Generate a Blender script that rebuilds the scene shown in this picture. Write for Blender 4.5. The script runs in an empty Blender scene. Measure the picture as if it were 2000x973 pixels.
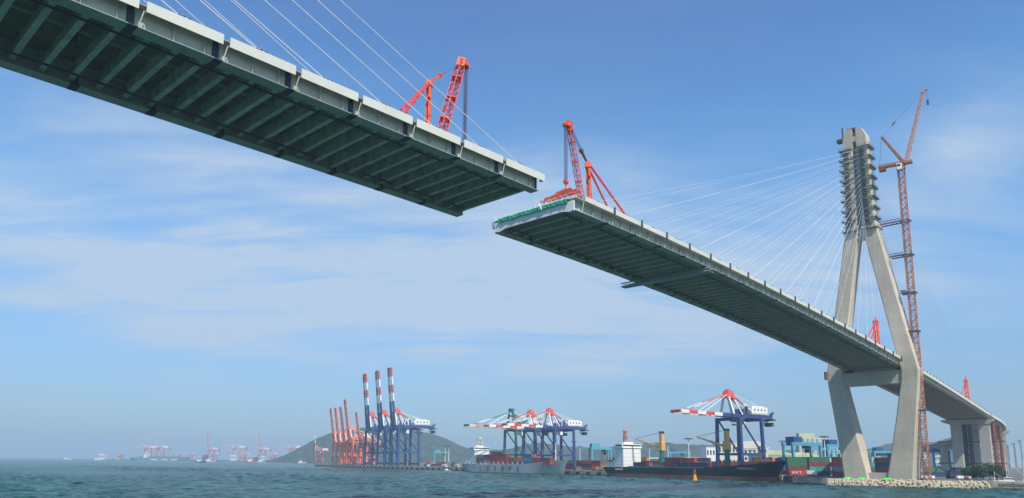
import bpy, math, random
import numpy as np
from mathutils import Vector, Matrix
R = math.radians
random.seed(7)
sc = bpy.context.scene
col = sc.collection

# ------------------------------------------------------------------ camera
F_PX, PITCH, ROLL, CAM_H = 1436.95, .16787, .0080462, 10.1
cam_d = bpy.data.cameras.new('camera'); cam = bpy.data.objects.new('camera', cam_d); col.objects.link(cam)
sc.camera = cam
cam_d.sensor_width = 36.0; cam_d.lens = F_PX/2000*36
cam_d.shift_y = 170.6/2000
cam_d.clip_start = .5; cam_d.clip_end = 60000
Fw = Vector((0, math.cos(PITCH), math.sin(PITCH))); U0 = Vector((0, -math.sin(PITCH), math.cos(PITCH))); R0 = Vector((1, 0, 0))
Rc = R0*math.cos(ROLL)+U0*math.sin(ROLL); Uc = -R0*math.sin(ROLL)+U0*math.cos(ROLL)
m = Matrix((Rc, Uc, -Fw)).transposed().to_4x4(); m.translation = Vector((0, 0, CAM_H)); cam.matrix_world = m

# ------------------------------------------------------------------ sun and sky
SUN_EL, SUN_AZ = R(53), Vector((.43, -.9028))          # horizontal direction towards the sun
to_sun = Vector((SUN_AZ.x*math.cos(SUN_EL), SUN_AZ.y*math.cos(SUN_EL), math.sin(SUN_EL)))
sl = bpy.data.lights.new('sun', 'SUN'); sl.energy = 5.0; sl.angle = R(.53); sl.color = (1, .925, .80)
so = bpy.data.objects.new('sun', sl); col.objects.link(so)
so.rotation_euler = (-to_sun).to_track_quat('-Z', 'Y').to_euler()
w = bpy.data.worlds.new('World'); sc.world = w; w.use_nodes = True
nt = w.node_tree; nt.nodes.clear()
def N(t, tree=None, **k):
    n = (tree or nt).nodes.new(t)
    for a, b in k.items(): setattr(n, a, b)
    return n
out = N('ShaderNodeOutputWorld'); bg = N('ShaderNodeBackground'); bg.inputs[1].default_value = .082
sky = N('ShaderNodeTexSky', sky_type='NISHITA'); sky.sun_disc = False
sky.sun_elevation = SUN_EL; sky.sun_rotation = math.atan2(SUN_AZ.x, SUN_AZ.y)
sky.air_density = 1.25; sky.dust_density = .8; sky.ozone_density = 2.0
tc = N('ShaderNodeTexCoord'); sep = N('ShaderNodeSeparateXYZ'); nt.links.new(tc.outputs['Generated'], sep.inputs[0])
mx = N('ShaderNodeMath', operation='MAXIMUM'); nt.links.new(sep.outputs[2], mx.inputs[0]); mx.inputs[1].default_value = .0
ad = N('ShaderNodeMath', operation='ADD'); nt.links.new(mx.outputs[0], ad.inputs[0]); ad.inputs[1].default_value = .22
cb = N('ShaderNodeCombineXYZ')
for i in (0, 1):
    dv = N('ShaderNodeMath', operation='DIVIDE'); nt.links.new(sep.outputs[i], dv.inputs[0]); nt.links.new(ad.outputs[0], dv.inputs[1]); nt.links.new(dv.outputs[0], cb.inputs[i])
def cloud(scale, detail, rough, lo, hi, loc, stretch=(1, 1, 1), dist=0.0, rot=0.0):
    mp = N('ShaderNodeMapping'); mp.inputs['Location'].default_value = loc; mp.inputs['Scale'].default_value = stretch; mp.inputs['Rotation'].default_value = (0, 0, rot)
    nt.links.new(cb.outputs[0], mp.inputs[0])
    no = N('ShaderNodeTexNoise'); no.inputs['Scale'].default_value = scale; no.inputs['Detail'].default_value = detail; no.inputs['Roughness'].default_value = rough; no.inputs['Distortion'].default_value = dist
    nt.links.new(mp.outputs[0], no.inputs[0])
    mr = N('ShaderNodeMapRange', interpolation_type='SMOOTHSTEP'); mr.inputs[1].default_value = lo; mr.inputs[2].default_value = hi
    nt.links.new(no.outputs[0], mr.inputs[0]); return mr.outputs[0]
def mth(op, a, b):
    n = N('ShaderNodeMath', operation=op)
    for i, x in enumerate((a, b)):
        if op == 'ABSOLUTE' and i: break
        if isinstance(x, (int, float)): n.inputs[i].default_value = x
        else: nt.links.new(x, n.inputs[i])
    return n.outputs[0]
uu = mth('DIVIDE', sep.outputs[0], mth('MAXIMUM', mth('ABSOLUTE', sep.outputs[1], 0), .05)); vv = sep.outputs[2]
wob = cloud(1.1, 4, .55, .0, 1.0, (1.3, 5.1, 0), (1, 1, 1), .3)
vv2 = mth('ADD', vv, mth('MULTIPLY', mth('SUBTRACT', wob, .5), .16))
def blob(u0, v0, a, b, amp, tilt=0.):
    du = mth('SUBTRACT', uu, u0); dv = mth('SUBTRACT', mth('SUBTRACT', vv2, v0), mth('MULTIPLY', du, tilt))
    q = mth('ADD', mth('POWER', mth('MULTIPLY', mth('ABSOLUTE', du, 0), 1/a), 2.), mth('POWER', mth('MULTIPLY', mth('ABSOLUTE', dv, 0), 1/b), 2.))
    return mth('MULTIPLY', mth('POWER', 2.718, mth('MULTIPLY', q, -1.)), amp)
BL = [(-.74, .285, .32, .034, .85, -.05), (-.47, .250, .34, .030, .80, -.03), (-.37, .345, .34, .035, .50, .0), (-.60, .19, .45, .030, .62, 0), (-.05, .245, .30, .06, .78, 0), (.18, .20, .28, .04, .6, 0),
      (-.10, .33, .25, .045, .50, 0), (-.25, .15, .7, .05, .50, 0), (.66, .36, .13, .05, .55, .2), (.42, .25, .3, .07, .42, 0), (-.68, .385, .24, .03, .45, 0), (-.1, .24, .9, .13, .26, 0)]
tot = None
for b_ in BL:
    o_ = blob(*b_); tot = o_ if tot is None else mth('ADD', tot, o_)
c1 = cloud(1.9, 6, .58, .30, .70, (3.1, 1.7, 0), (.55, 1.7, 1), .6, R(6))
c2 = cloud(4.5, 6, .6, .30, .75, (7.3, 2.2, 0), (.5, 1.9, 1), .6, R(-5))
tex = mth('ADD', mth('MULTIPLY', c1, .80), mth('MULTIPLY', c2, .45))
cc = mth('MULTIPLY', tot, mth('ADD', tex, .16))
cc = mth('ADD', cc, mth('MULTIPLY', tex, .06))
cc = mth('MINIMUM', cc, .88)
tint = N('ShaderNodeMix', data_type='RGBA', blend_type='MULTIPLY'); tint.inputs[0].default_value = 1
nt.links.new(sky.outputs[0], tint.inputs[6])
rmp = N('ShaderNodeValToRGB'); el = rmp.color_ramp.elements; rmp.color_ramp.interpolation = 'B_SPLINE'
for p_, c_ in ((0.0, (.355, .47, .68)), (.12, (.37, .53, .77)), (.27, (.44, .74, .98)), (.42, (.47, .79, 1.0)), (.58, (.33, .54, .88)), (1.0, (.40, .56, .76))):
    e_ = el.new(p_); e_.color = (*c_, 1)
el.remove(el[0]); el.remove(el[-1])
nt.links.new(sep.outputs[2], rmp.inputs[0])
dbl = N('ShaderNodeVectorMath', operation='SCALE'); dbl.inputs[3].default_value = 2.06; nt.links.new(rmp.outputs[0], dbl.inputs[0]); nt.links.new(dbl.outputs[0], tint.inputs[7])
mixc = N('ShaderNodeMix', data_type='RGBA'); nt.links.new(cc, mixc.inputs[0]); nt.links.new(tint.outputs[2], mixc.inputs[6]); mixc.inputs[7].default_value = (6.0, 7.4, 9.2, 1)
nt.links.new(mixc.outputs[2], bg.inputs[0]); nt.links.new(bg.outputs[0], out.inputs[0])
sc.view_settings.view_transform = 'Standard'; sc.view_settings.look = 'None'; sc.view_settings.exposure = 0.12; sc.view_settings.gamma = 1
sc.cycles.max_bounces = 5; sc.cycles.volume_bounces = 0; sc.cycles.transparent_max_bounces = 8

# ------------------------------------------------------------------ materials
MATS = {}
def mat(name, c, rough=.6, metal=0., noise=.12, scale=.35, bump=0., bscale=4., stretch=(1, 1, 1), c2=None, clo=.45, chi=.7, spec=.3):
    if name in MATS: return MATS[name]
    M = bpy.data.materials.new(name); M.use_nodes = True; t = M.node_tree; b = t.nodes['Principled BSDF']
    b.inputs['Roughness'].default_value = rough; b.inputs['Metallic'].default_value = metal; b.inputs['Specular IOR Level'].default_value = spec
    g = t.nodes.new('ShaderNodeNewGeometry'); mp = t.nodes.new('ShaderNodeMapping'); mp.inputs['Scale'].default_value = stretch
    t.links.new(g.outputs['Position'], mp.inputs[0])
    n1 = t.nodes.new('ShaderNodeTexNoise'); n1.inputs['Scale'].default_value = scale; n1.inputs['Detail'].default_value = 6; n1.inputs['Roughness'].default_value = .6
    t.links.new(mp.outputs[0], n1.inputs[0])
    mr = t.nodes.new('ShaderNodeMapRange'); mr.inputs[1].default_value = .3; mr.inputs[2].default_value = .7; mr.inputs[3].default_value = 1-noise; mr.inputs[4].default_value = 1+noise
    t.links.new(n1.outputs[0], mr.inputs[0])
    mul = t.nodes.new('ShaderNodeMix'); mul.data_type = 'RGBA'; mul.blend_type = 'MULTIPLY'; mul.inputs[0].default_value = 1
    src = None
    if c2:
        n2 = t.nodes.new('ShaderNodeTexNoise'); n2.inputs['Scale'].default_value = scale*2.3; n2.inputs['Detail'].default_value = 8; n2.inputs['Roughness'].default_value = .65
        t.links.new(mp.outputs[0], n2.inputs[0])
        m2 = t.nodes.new('ShaderNodeMapRange'); m2.inputs[1].default_value = clo; m2.inputs[2].default_value = chi; t.links.new(n2.outputs[0], m2.inputs[0])
        mi = t.nodes.new('ShaderNodeMix'); mi.data_type = 'RGBA'; t.links.new(m2.outputs[0], mi.inputs[0]); mi.inputs[6].default_value = (*c, 1); mi.inputs[7].default_value = (*c2, 1)
        t.links.new(mi.outputs[2], mul.inputs[6])
    else: mul.inputs[6].default_value = (*c, 1)
    cv = t.nodes.new('ShaderNodeCombineColor')
    for i in range(3): t.links.new(mr.outputs[0], cv.inputs[i])
    t.links.new(cv.outputs[0], mul.inputs[7]); t.links.new(mul.outputs[2], b.inputs['Base Color'])
    if bump:
        n3 = t.nodes.new('ShaderNodeTexNoise'); n3.inputs['Scale'].default_value = bscale; n3.inputs['Detail'].default_value = 5
        t.links.new(mp.outputs[0], n3.inputs[0]); bp = t.nodes.new('ShaderNodeBump'); bp.inputs['Strength'].default_value = bump; bp.inputs['Distance'].default_value = .3
        t.links.new(n3.outputs[0], bp.inputs['Height']); t.links.new(bp.outputs[0], b.inputs['Normal'])
    MATS[name] = M; return M
fascia_m = mat('white_painted_steel', (.62, .62, .54), .5, noise=.07, scale=.15, stretch=(1, 1, .25), c2=(.58, .58, .50), clo=.55, chi=.85)
girder_m = mat('pale_green_painted_steel', (.42, .43, .36), .5, noise=.12, scale=.4, c2=(.34, .37, .29), clo=.5, chi=.8)
beam_m = mat('grey_green_painted_steel', (.58, .55, .42), .6, noise=.28, scale=.45, c2=(.46, .44, .33))
beam2_m = mat('grey_painted_steel', (.56, .50, .39), .6, noise=.12, scale=.3, c2=(.48, .43, .33))
soffit2_m = mat('grey_deck_soffit', (.60, .52, .40), .8, noise=.2, scale=.3, c2=(.52, .45, .34))
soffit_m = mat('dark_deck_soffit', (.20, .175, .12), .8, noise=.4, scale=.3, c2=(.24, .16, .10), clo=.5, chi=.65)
splice_m = mat('dark_primer_splice', (.035, .042, .06), .6)
dark_m = mat('dark_steel', (.05, .055, .06), .6)
fan_m = mat('pale_grey_cable_sheath', (.62, .66, .70), .5, noise=.02)
cable_m = mat('white_cable_sheath', (.80, .83, .85), .5, noise=.02)
concrete_m = mat('pylon_concrete', (.55, .485, .385), .85, noise=.10, scale=.06, c2=(.45, .395, .31), clo=.42, chi=.75, bump=.15, bscale=.8, stretch=(1, 1, .5))
pier_m = mat('pier_concrete', (.42, .40, .35), .85, noise=.08, scale=.1, c2=(.34, .33, .29))
scaffold_m = mat('dark_green_scaffold', (.12, .14, .105), .7, noise=.3, scale=.8)
orange_m = mat('orange_red_paint', (.74, .12, .05), .55, noise=.18, scale=.6, c2=(.50, .08, .05))
crane_red_m = mat('pale_red_paint', (.62, .075, .085), .5, noise=.12, scale=.5)
rope_m = mat('dark_wire_rope', (.09, .10, .16), .6)
tower_m = mat('faded_orange_paint', (.40, .18, .11), .7, noise=.2, scale=.5, c2=(.30, .11, .05))
rust_m = mat('rusty_red_steel', (.21, .06, .05), .7, noise=.2, scale=.3)
net_m = mat('green_safety_net', (.03, .40, .22), .9, noise=.25, scale=1.2)
tarp_m = mat('bright_green_tarpaulin', (.07, .62, .08), .7, noise=.15, scale=1)
blue_m = mat('blue_crane_paint', (.030, .085, .22), .5, noise=.1, scale=.3)
blue2_m = mat('violet_blue_crane_paint', (.045, .075, .20), .5, noise=.1, scale=.3)
green_m = mat('green_crane_paint', (.025, .16, .12), .5, noise=.1, scale=.3)
white_m = mat('white_paint', (.78, .78, .74), .5, noise=.05, scale=.3, c2=(.66, .65, .60), clo=.55, chi=.8)
cyan_m = mat('cyan_crane_paint', (.10, .33, .42), .5, noise=.1)
red_m = mat('red_white_boom_red', (.60, .10, .085), .5, noise=.12)
faded_m = mat('faded_pink_paint', (.60, .28, .24), .6, noise=.1)
quay_m = mat('quay_concrete', (.45, .40, .29), .9, noise=.2, scale=.15, c2=(.24, .21, .16), clo=.45, chi=.7)
rubber_m = mat('black_rubber', (.02, .02, .022), .8)
yard_m = mat('yard_asphalt', (.11, .11, .105), .9, noise=.25, scale=.03, c2=(.17, .165, .15))
tetra_m = mat('pale_tetrapod_concrete', (.46, .40, .29), .9, noise=.15, scale=.5, c2=(.32, .29, .2), clo=.5, chi=.75, bump=.3, bscale=3)
leaf_m = mat('dark_foliage', (.035, .065, .03), .9, noise=.4, scale=1.2)
bark_m = mat('bark', (.10, .075, .05), .9)
hull_black_m = mat('black_hull_paint', (.012, .016, .024), .4, noise=.2, scale=.2)
boot_m = mat('red_boot_topping', (.26, .09, .06), .7, noise=.3, scale=.15, c2=(.16, .11, .08))
hull_grey_m = mat('grey_hull_paint', (.42, .47, .45), .5, noise=.08, scale=.1)
deck_m = mat('ship_deck_paint', (.10, .17, .12), .7)
yellow_m = mat('ship_crane_yellow', (.72, .42, .12), .5, noise=.08)
buoy_m = mat('buoy_yellow', (.85, .33, .01), .5)
glass_m = mat('dark_window_glass', (.03, .045, .06), .15, noise=.05, spec=.6)
cream_m = mat('cream_wall', (.62, .60, .50), .8, noise=.06, scale=.1)
paleg_m = mat('pale_green_wall', (.42, .54, .48), .8, noise=.06, scale=.1)
greyb_m = mat('grey_blue_wall', (.42, .50, .52), .8, noise=.06, scale=.1)
roofg_m = mat('yellow_green_roof', (.50, .54, .34), .7, noise=.1, scale=.1)
hill_m = mat('wooded_hill', (.028, .05, .03), .95, noise=.5, scale=.03, c2=(.055, .07, .04), bump=1., bscale=.05)
hill_m.node_tree.nodes['Bump'].inputs['Distance'].default_value = 14
CONT = {}
for nme, c in dict(red=(.42, .06, .05), maroon=(.20, .05, .05), green=(.04, .16, .09), blue=(.04, .11, .27), grey=(.22, .24, .25), orange=(.62, .16, .05), teal=(.06, .30, .28), cream=(.60, .55, .40), navy=(.03, .045, .10), white=(.70, .70, .66)).items():
    CONT[nme] = mat(nme+'_container_paint', c, .55, noise=.15, scale=.4, c2=tuple(x*.6+.03 for x in c), clo=.55, chi=.85)

# ------------------------------------------------------------------ mesh helpers
class MB:
    def __init__(s): s.v = []; s.f = []
    def add(s, vs, fs):
        b = len(s.v); s.v += [tuple(p) for p in vs]; s.f += [tuple(b+i for i in f) for f in fs]; return s
    def hexa(s, p):   # 4 bottom (ccw) + 4 top
        return s.add(p, [(3, 2, 1, 0), (4, 5, 6, 7), (0, 1, 5, 4), (1, 2, 6, 5), (2, 3, 7, 6), (3, 0, 4, 7)])
    def box(s, x, y, z, sx, sy, sz):
        x0, x1, y0, y1, z0, z1 = x-sx/2, x+sx/2, y-sy/2, y+sy/2, z-sz/2, z+sz/2
        return s.hexa([(x0, y0, z0), (x1, y0, z0), (x1, y1, z0), (x0, y1, z0), (x0, y0, z1), (x1, y0, z1), (x1, y1, z1), (x0, y1, z1)])
    def beam(s, a, b, w_, h_=None, w2=None, h2=None):
        a = Vector(a); b = Vector(b); h_ = h_ or w_; w2 = w2 or w_; h2 = h2 or h_
        d = (b-a).normalized(); up = Vector((0, 0, 1)) if abs(d.z) < .95 else Vector((0, 1, 0))
        x = d.cross(up).normalized(); y = x.cross(d).normalized()
        p = []
        for c, ww, hh in ((a, w_, h_), (b, w2, h2)):
            p += [c-x*ww/2-y*hh/2, c+x*ww/2-y*hh/2, c+x*ww/2+y*hh/2, c-x*ww/2+y*hh/2]
        return s.hexa(p)
    def tube(s, a, b, r, r2=None, n=8):
        a = Vector(a); b = Vector(b); r2 = r if r2 is None else r2
        d = (b-a).normalized(); up = Vector((0, 0, 1)) if abs(d.z) < .95 else Vector((0, 1, 0))
        x = d.cross(up).normalized(); y = x.cross(d)
        vs = [c+x*rr*math.cos(k*2*math.pi/n)+y*rr*math.sin(k*2*math.pi/n) for c, rr in ((a, r), (b, r2)) for k in range(n)]
        fs = [(k, (k+1) % n, n+(k+1) % n, n+k) for k in range(n)]+[tuple(range(n-1, -1, -1)), tuple(range(n, 2*n))]
        return s.add(vs, fs)
    def lattice(s, a, b, w1, w2, nb, t, yref=None):
        a = Vector(a); b = Vector(b); d = (b-a).normalized()
        up = Vector(yref) if yref else (Vector((0, 1, 0)) if abs(d.z) > .7 else Vector((0, 0, 1)))
        x = d.cross(up).normalized(); y = x.cross(d).normalized()
        P = []
        for i in range(nb+1):
            q = i/nb; c = a+(b-a)*q; ww = (w1+(w2-w1)*q)/2
            P.append([c-x*ww-y*ww, c+x*ww-y*ww, c+x*ww+y*ww, c-x*ww+y*ww])
        for k in range(4): s.beam(P[0][k], P[-1][k], t*1.5)
        for i in range(nb+1):
            for k in range(4):
                s.beam(P[i][k], P[i][(k+1) % 4], t)
                if i < nb:
                    k2 = (k+1) % 4
                    s.beam(P[i][k], P[i+1][k2], t) if i % 2 else s.beam(P[i][k2], P[i+1][k], t)
        return s
    def mesh(s, name, m, off=None, smooth=False):
        me = bpy.data.meshes.new(name)
        v = s.v if off is None else [(p[0]-off[0], p[1]-off[1], p[2]-off[2]) for p in s.v]
        me.from_pydata(v, [], s.f)
        if isinstance(m, (list, tuple)):
            for q in m: me.materials.append(q)
        else: me.materials.append(m)
        if smooth: me.shade_smooth()
        me.update(); return me
    def build(s, name, m, parent=None, off=None, loc=None, rz=0, smooth=False):
        if parent is not None and off is None:
            q = parent
            while q.parent is not None: q = q.parent
            if q.get('_w'): off = q.location
        return link(name, s.mesh(name, m, off, smooth), parent, loc, rz)
def link(name, me, parent=None, loc=None, rz=0):
    o = bpy.data.objects.new(name, me); col.objects.link(o); o.parent = parent
    if loc is not None: o.location = loc
    o.rotation_euler = (0, 0, rz); return o
WORLD_THINGS = []
def thing(name, label, cat, loc=(0, 0, 0), rz=0, group=None, world=False):
    o = bpy.data.objects.new(name, None); col.objects.link(o); o.location = loc; o.rotation_euler = (0, 0, rz)
    o['label'] = label; o['category'] = cat
    if group: o['group'] = group
    if world: o['_w'] = 1; WORLD_THINGS.append(o)
    return o
def tag(o, label, cat, group=None):
    o['label'] = label; o['category'] = cat
    if group: o['group'] = group
    return o
def structure(o): o['kind'] = 'structure'; return o
def copy_tree(o, parent=None):
    c = o.copy(); col.objects.link(c); c.parent = parent
    for ch in list(KIDS.get(o, [])): pass
    for ch in [q for q in o.children]: copy_tree(ch, c)
    return c
KIDS = {}
def text_mesh(txt, size, m, depth=.03, spacing=1.0):
    cu = bpy.data.curves.new('lettering', 'FONT'); cu.body = txt; cu.size = size; cu.extrude = depth; cu.align_x = 'CENTER'; cu.align_y = 'CENTER'; cu.space_character = spacing; cu.resolution_u = 2; cu.offset = size*.018
    o = bpy.data.objects.new('lettering', cu); col.objects.link(o)
    dg = bpy.context.evaluated_depsgraph_get(); me = bpy.data.meshes.new_from_object(o.evaluated_get(dg)); me.materials.clear(); me.materials.append(m)
    bpy.data.objects.remove(o); return me
ORD = ['first', 'second', 'third', 'fourth', 'fifth', 'sixth', 'seventh', 'eighth', 'ninth', 'tenth', 'eleventh', 'twelfth', 'thirteenth', 'fourteenth', 'fifteenth', 'sixteenth', 'seventeenth', 'eighteenth', 'nineteenth', 'twentieth'] + ['twenty-'+q for q in ('first', 'second', 'third', 'fourth', 'fifth', 'sixth', 'seventh', 'eighth', 'ninth')]+['thirtieth']

def pour_lines(M, every=4.0, dark=.86):
    t = M.node_tree; b = t.nodes['Principled BSDF']; src = b.inputs['Base Color'].links[0].from_socket
    g = t.nodes.new('ShaderNodeNewGeometry'); se = t.nodes.new('ShaderNodeSeparateXYZ'); t.links.new(g.outputs['Position'], se.inputs[0])
    def mm(op, a, b_):
        n = t.nodes.new('ShaderNodeMath'); n.operation = op
        for i, x in enumerate((a, b_)):
            if isinstance(x, (int, float)): n.inputs[i].default_value = x
            else: t.links.new(x, n.inputs[i])
        return n.outputs[0]
    fr_ = mm('FRACT', mm('DIVIDE', se.outputs[2], every), 0); line = mm('LESS_THAN', fr_, .045)
    lift = t.nodes.new('ShaderNodeTexWhiteNoise'); lift.noise_dimensions = '1D'; t.links.new(mm('FLOOR', mm('DIVIDE', se.outputs[2], every), 0), lift.inputs['W'])
    st = t.nodes.new('ShaderNodeMapping'); st.inputs['Scale'].default_value = (1.3, 1.3, .035); t.links.new(g.outputs['Position'], st.inputs[0])
    sn = t.nodes.new('ShaderNodeTexNoise'); sn.inputs['Scale'].default_value = 1.0; sn.inputs['Detail'].default_value = 5; t.links.new(st.outputs[0], sn.inputs[0])
    v = mm('ADD', mm('MULTIPLY', lift.outputs['Value'], .08), mm('MULTIPLY', sn.outputs[0], .32)); v = mm('ADD', v, .82); v = mm('SUBTRACT', v, mm('MULTIPLY', line, 1-dark))
    cv = t.nodes.new('ShaderNodeCombineColor'); [t.links.new(v, cv.inputs[i]) for i in range(3)]
    mu = t.nodes.new('ShaderNodeMix'); mu.data_type = 'RGBA'; mu.blend_type = 'MULTIPLY'; mu.inputs[0].default_value = 1; t.links.new(src, mu.inputs[6]); t.links.new(cv.outputs[0], mu.inputs[7]); t.links.new(mu.outputs[2], b.inputs['Base Color'])
pour_lines(concrete_m); pour_lines(pier_m, 3.5)

# ------------------------------------------------------------------ the bridge's own axes: s along the deck, L to the left of it
HEAD = .75519
DX, DY = math.sin(HEAD), math.cos(HEAD)
ROTB = math.pi/2-HEAD
def P(s, L, z): return Vector((DX*s-DY*L, DY*s+DX*L, z))
S0C, RC, LC = 566., 250., 111.2      # the approach curves to the left beyond S0C
def PC(s, L, z):
    if s <= S0C: return P(s, L, z)
    th = (s-S0C)/RC; c = P(S0C, LC+RC, 0)
    r = RC-(L-LC); ss = S0C+r*math.sin(th); LL = LC+RC-r*math.cos(th)
    return P(ss, LL, z)
LN, LF = 98.3, 124.4         # near and far outer faces
ztR = np.polyfit([125, 142, 190, 238, 285, 309, 340, 366, 400, 444, 492, 537, 605], [70.1, 70.0, 68.6, 66.3, 63.8, 62.1, 60.1, 58.2, 55.4, 51.2, 46.6, 42.4, 35.6], 4)
zbR = np.polyfit([125, 172, 218, 262, 318, 343, 366, 436, 492, 557, 605], [66.0, 65.2, 63.6, 61.2, 57.5, 55.8, 54.0, 48.4, 43.7, 38.0, 33.2], 4)
def ztop(s, left): return 71.1-.00004*(s-75)**2 if left else float(np.polyval(ztR, s))
def zbot(s, left): return 67.05-.00006*(s-75)**2 if left else float(np.polyval(zbR, s))
def seg(mb, s1, s2, L1, L2, f1, f2):
    "box between stations, f1/f2 give lower and upper z at a station"
    return mb.hexa([PC(s1, L1, f1(s1)), PC(s2, L1, f1(s2)), PC(s2, L2, f1(s2)), PC(s1, L2, f1(s1)), PC(s1, L1, f2(s1)), PC(s2, L1, f2(s2)), PC(s2, L2, f2(s2)), PC(s1, L2, f2(s1))])
def long(mb, sa, sb, L1, L2, f1, f2, step=6.):
    n = max(1, int((sb-sa)/step)); ss = [sa+(sb-sa)*i/n for i in range(n+1)]
    vs = []; fs = []
    for s in ss: vs += [PC(s, L1, f1(s)), PC(s, L2, f1(s)), PC(s, L2, f2(s)), PC(s, L1, f2(s))]
    for i in range(n):
        b = 4*i
        for k in range(4): fs.append((b+k, b+4+k, b+4+(k+1) % 4, b+(k+1) % 4))
    fs += [(0, 1, 2, 3), (4*n+3, 4*n+2, 4*n+1, 4*n)]
    return mb.add(vs, fs)
PITCHP = 11.73
RCS = 1.45      # recess of the girder web behind the fascia

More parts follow.
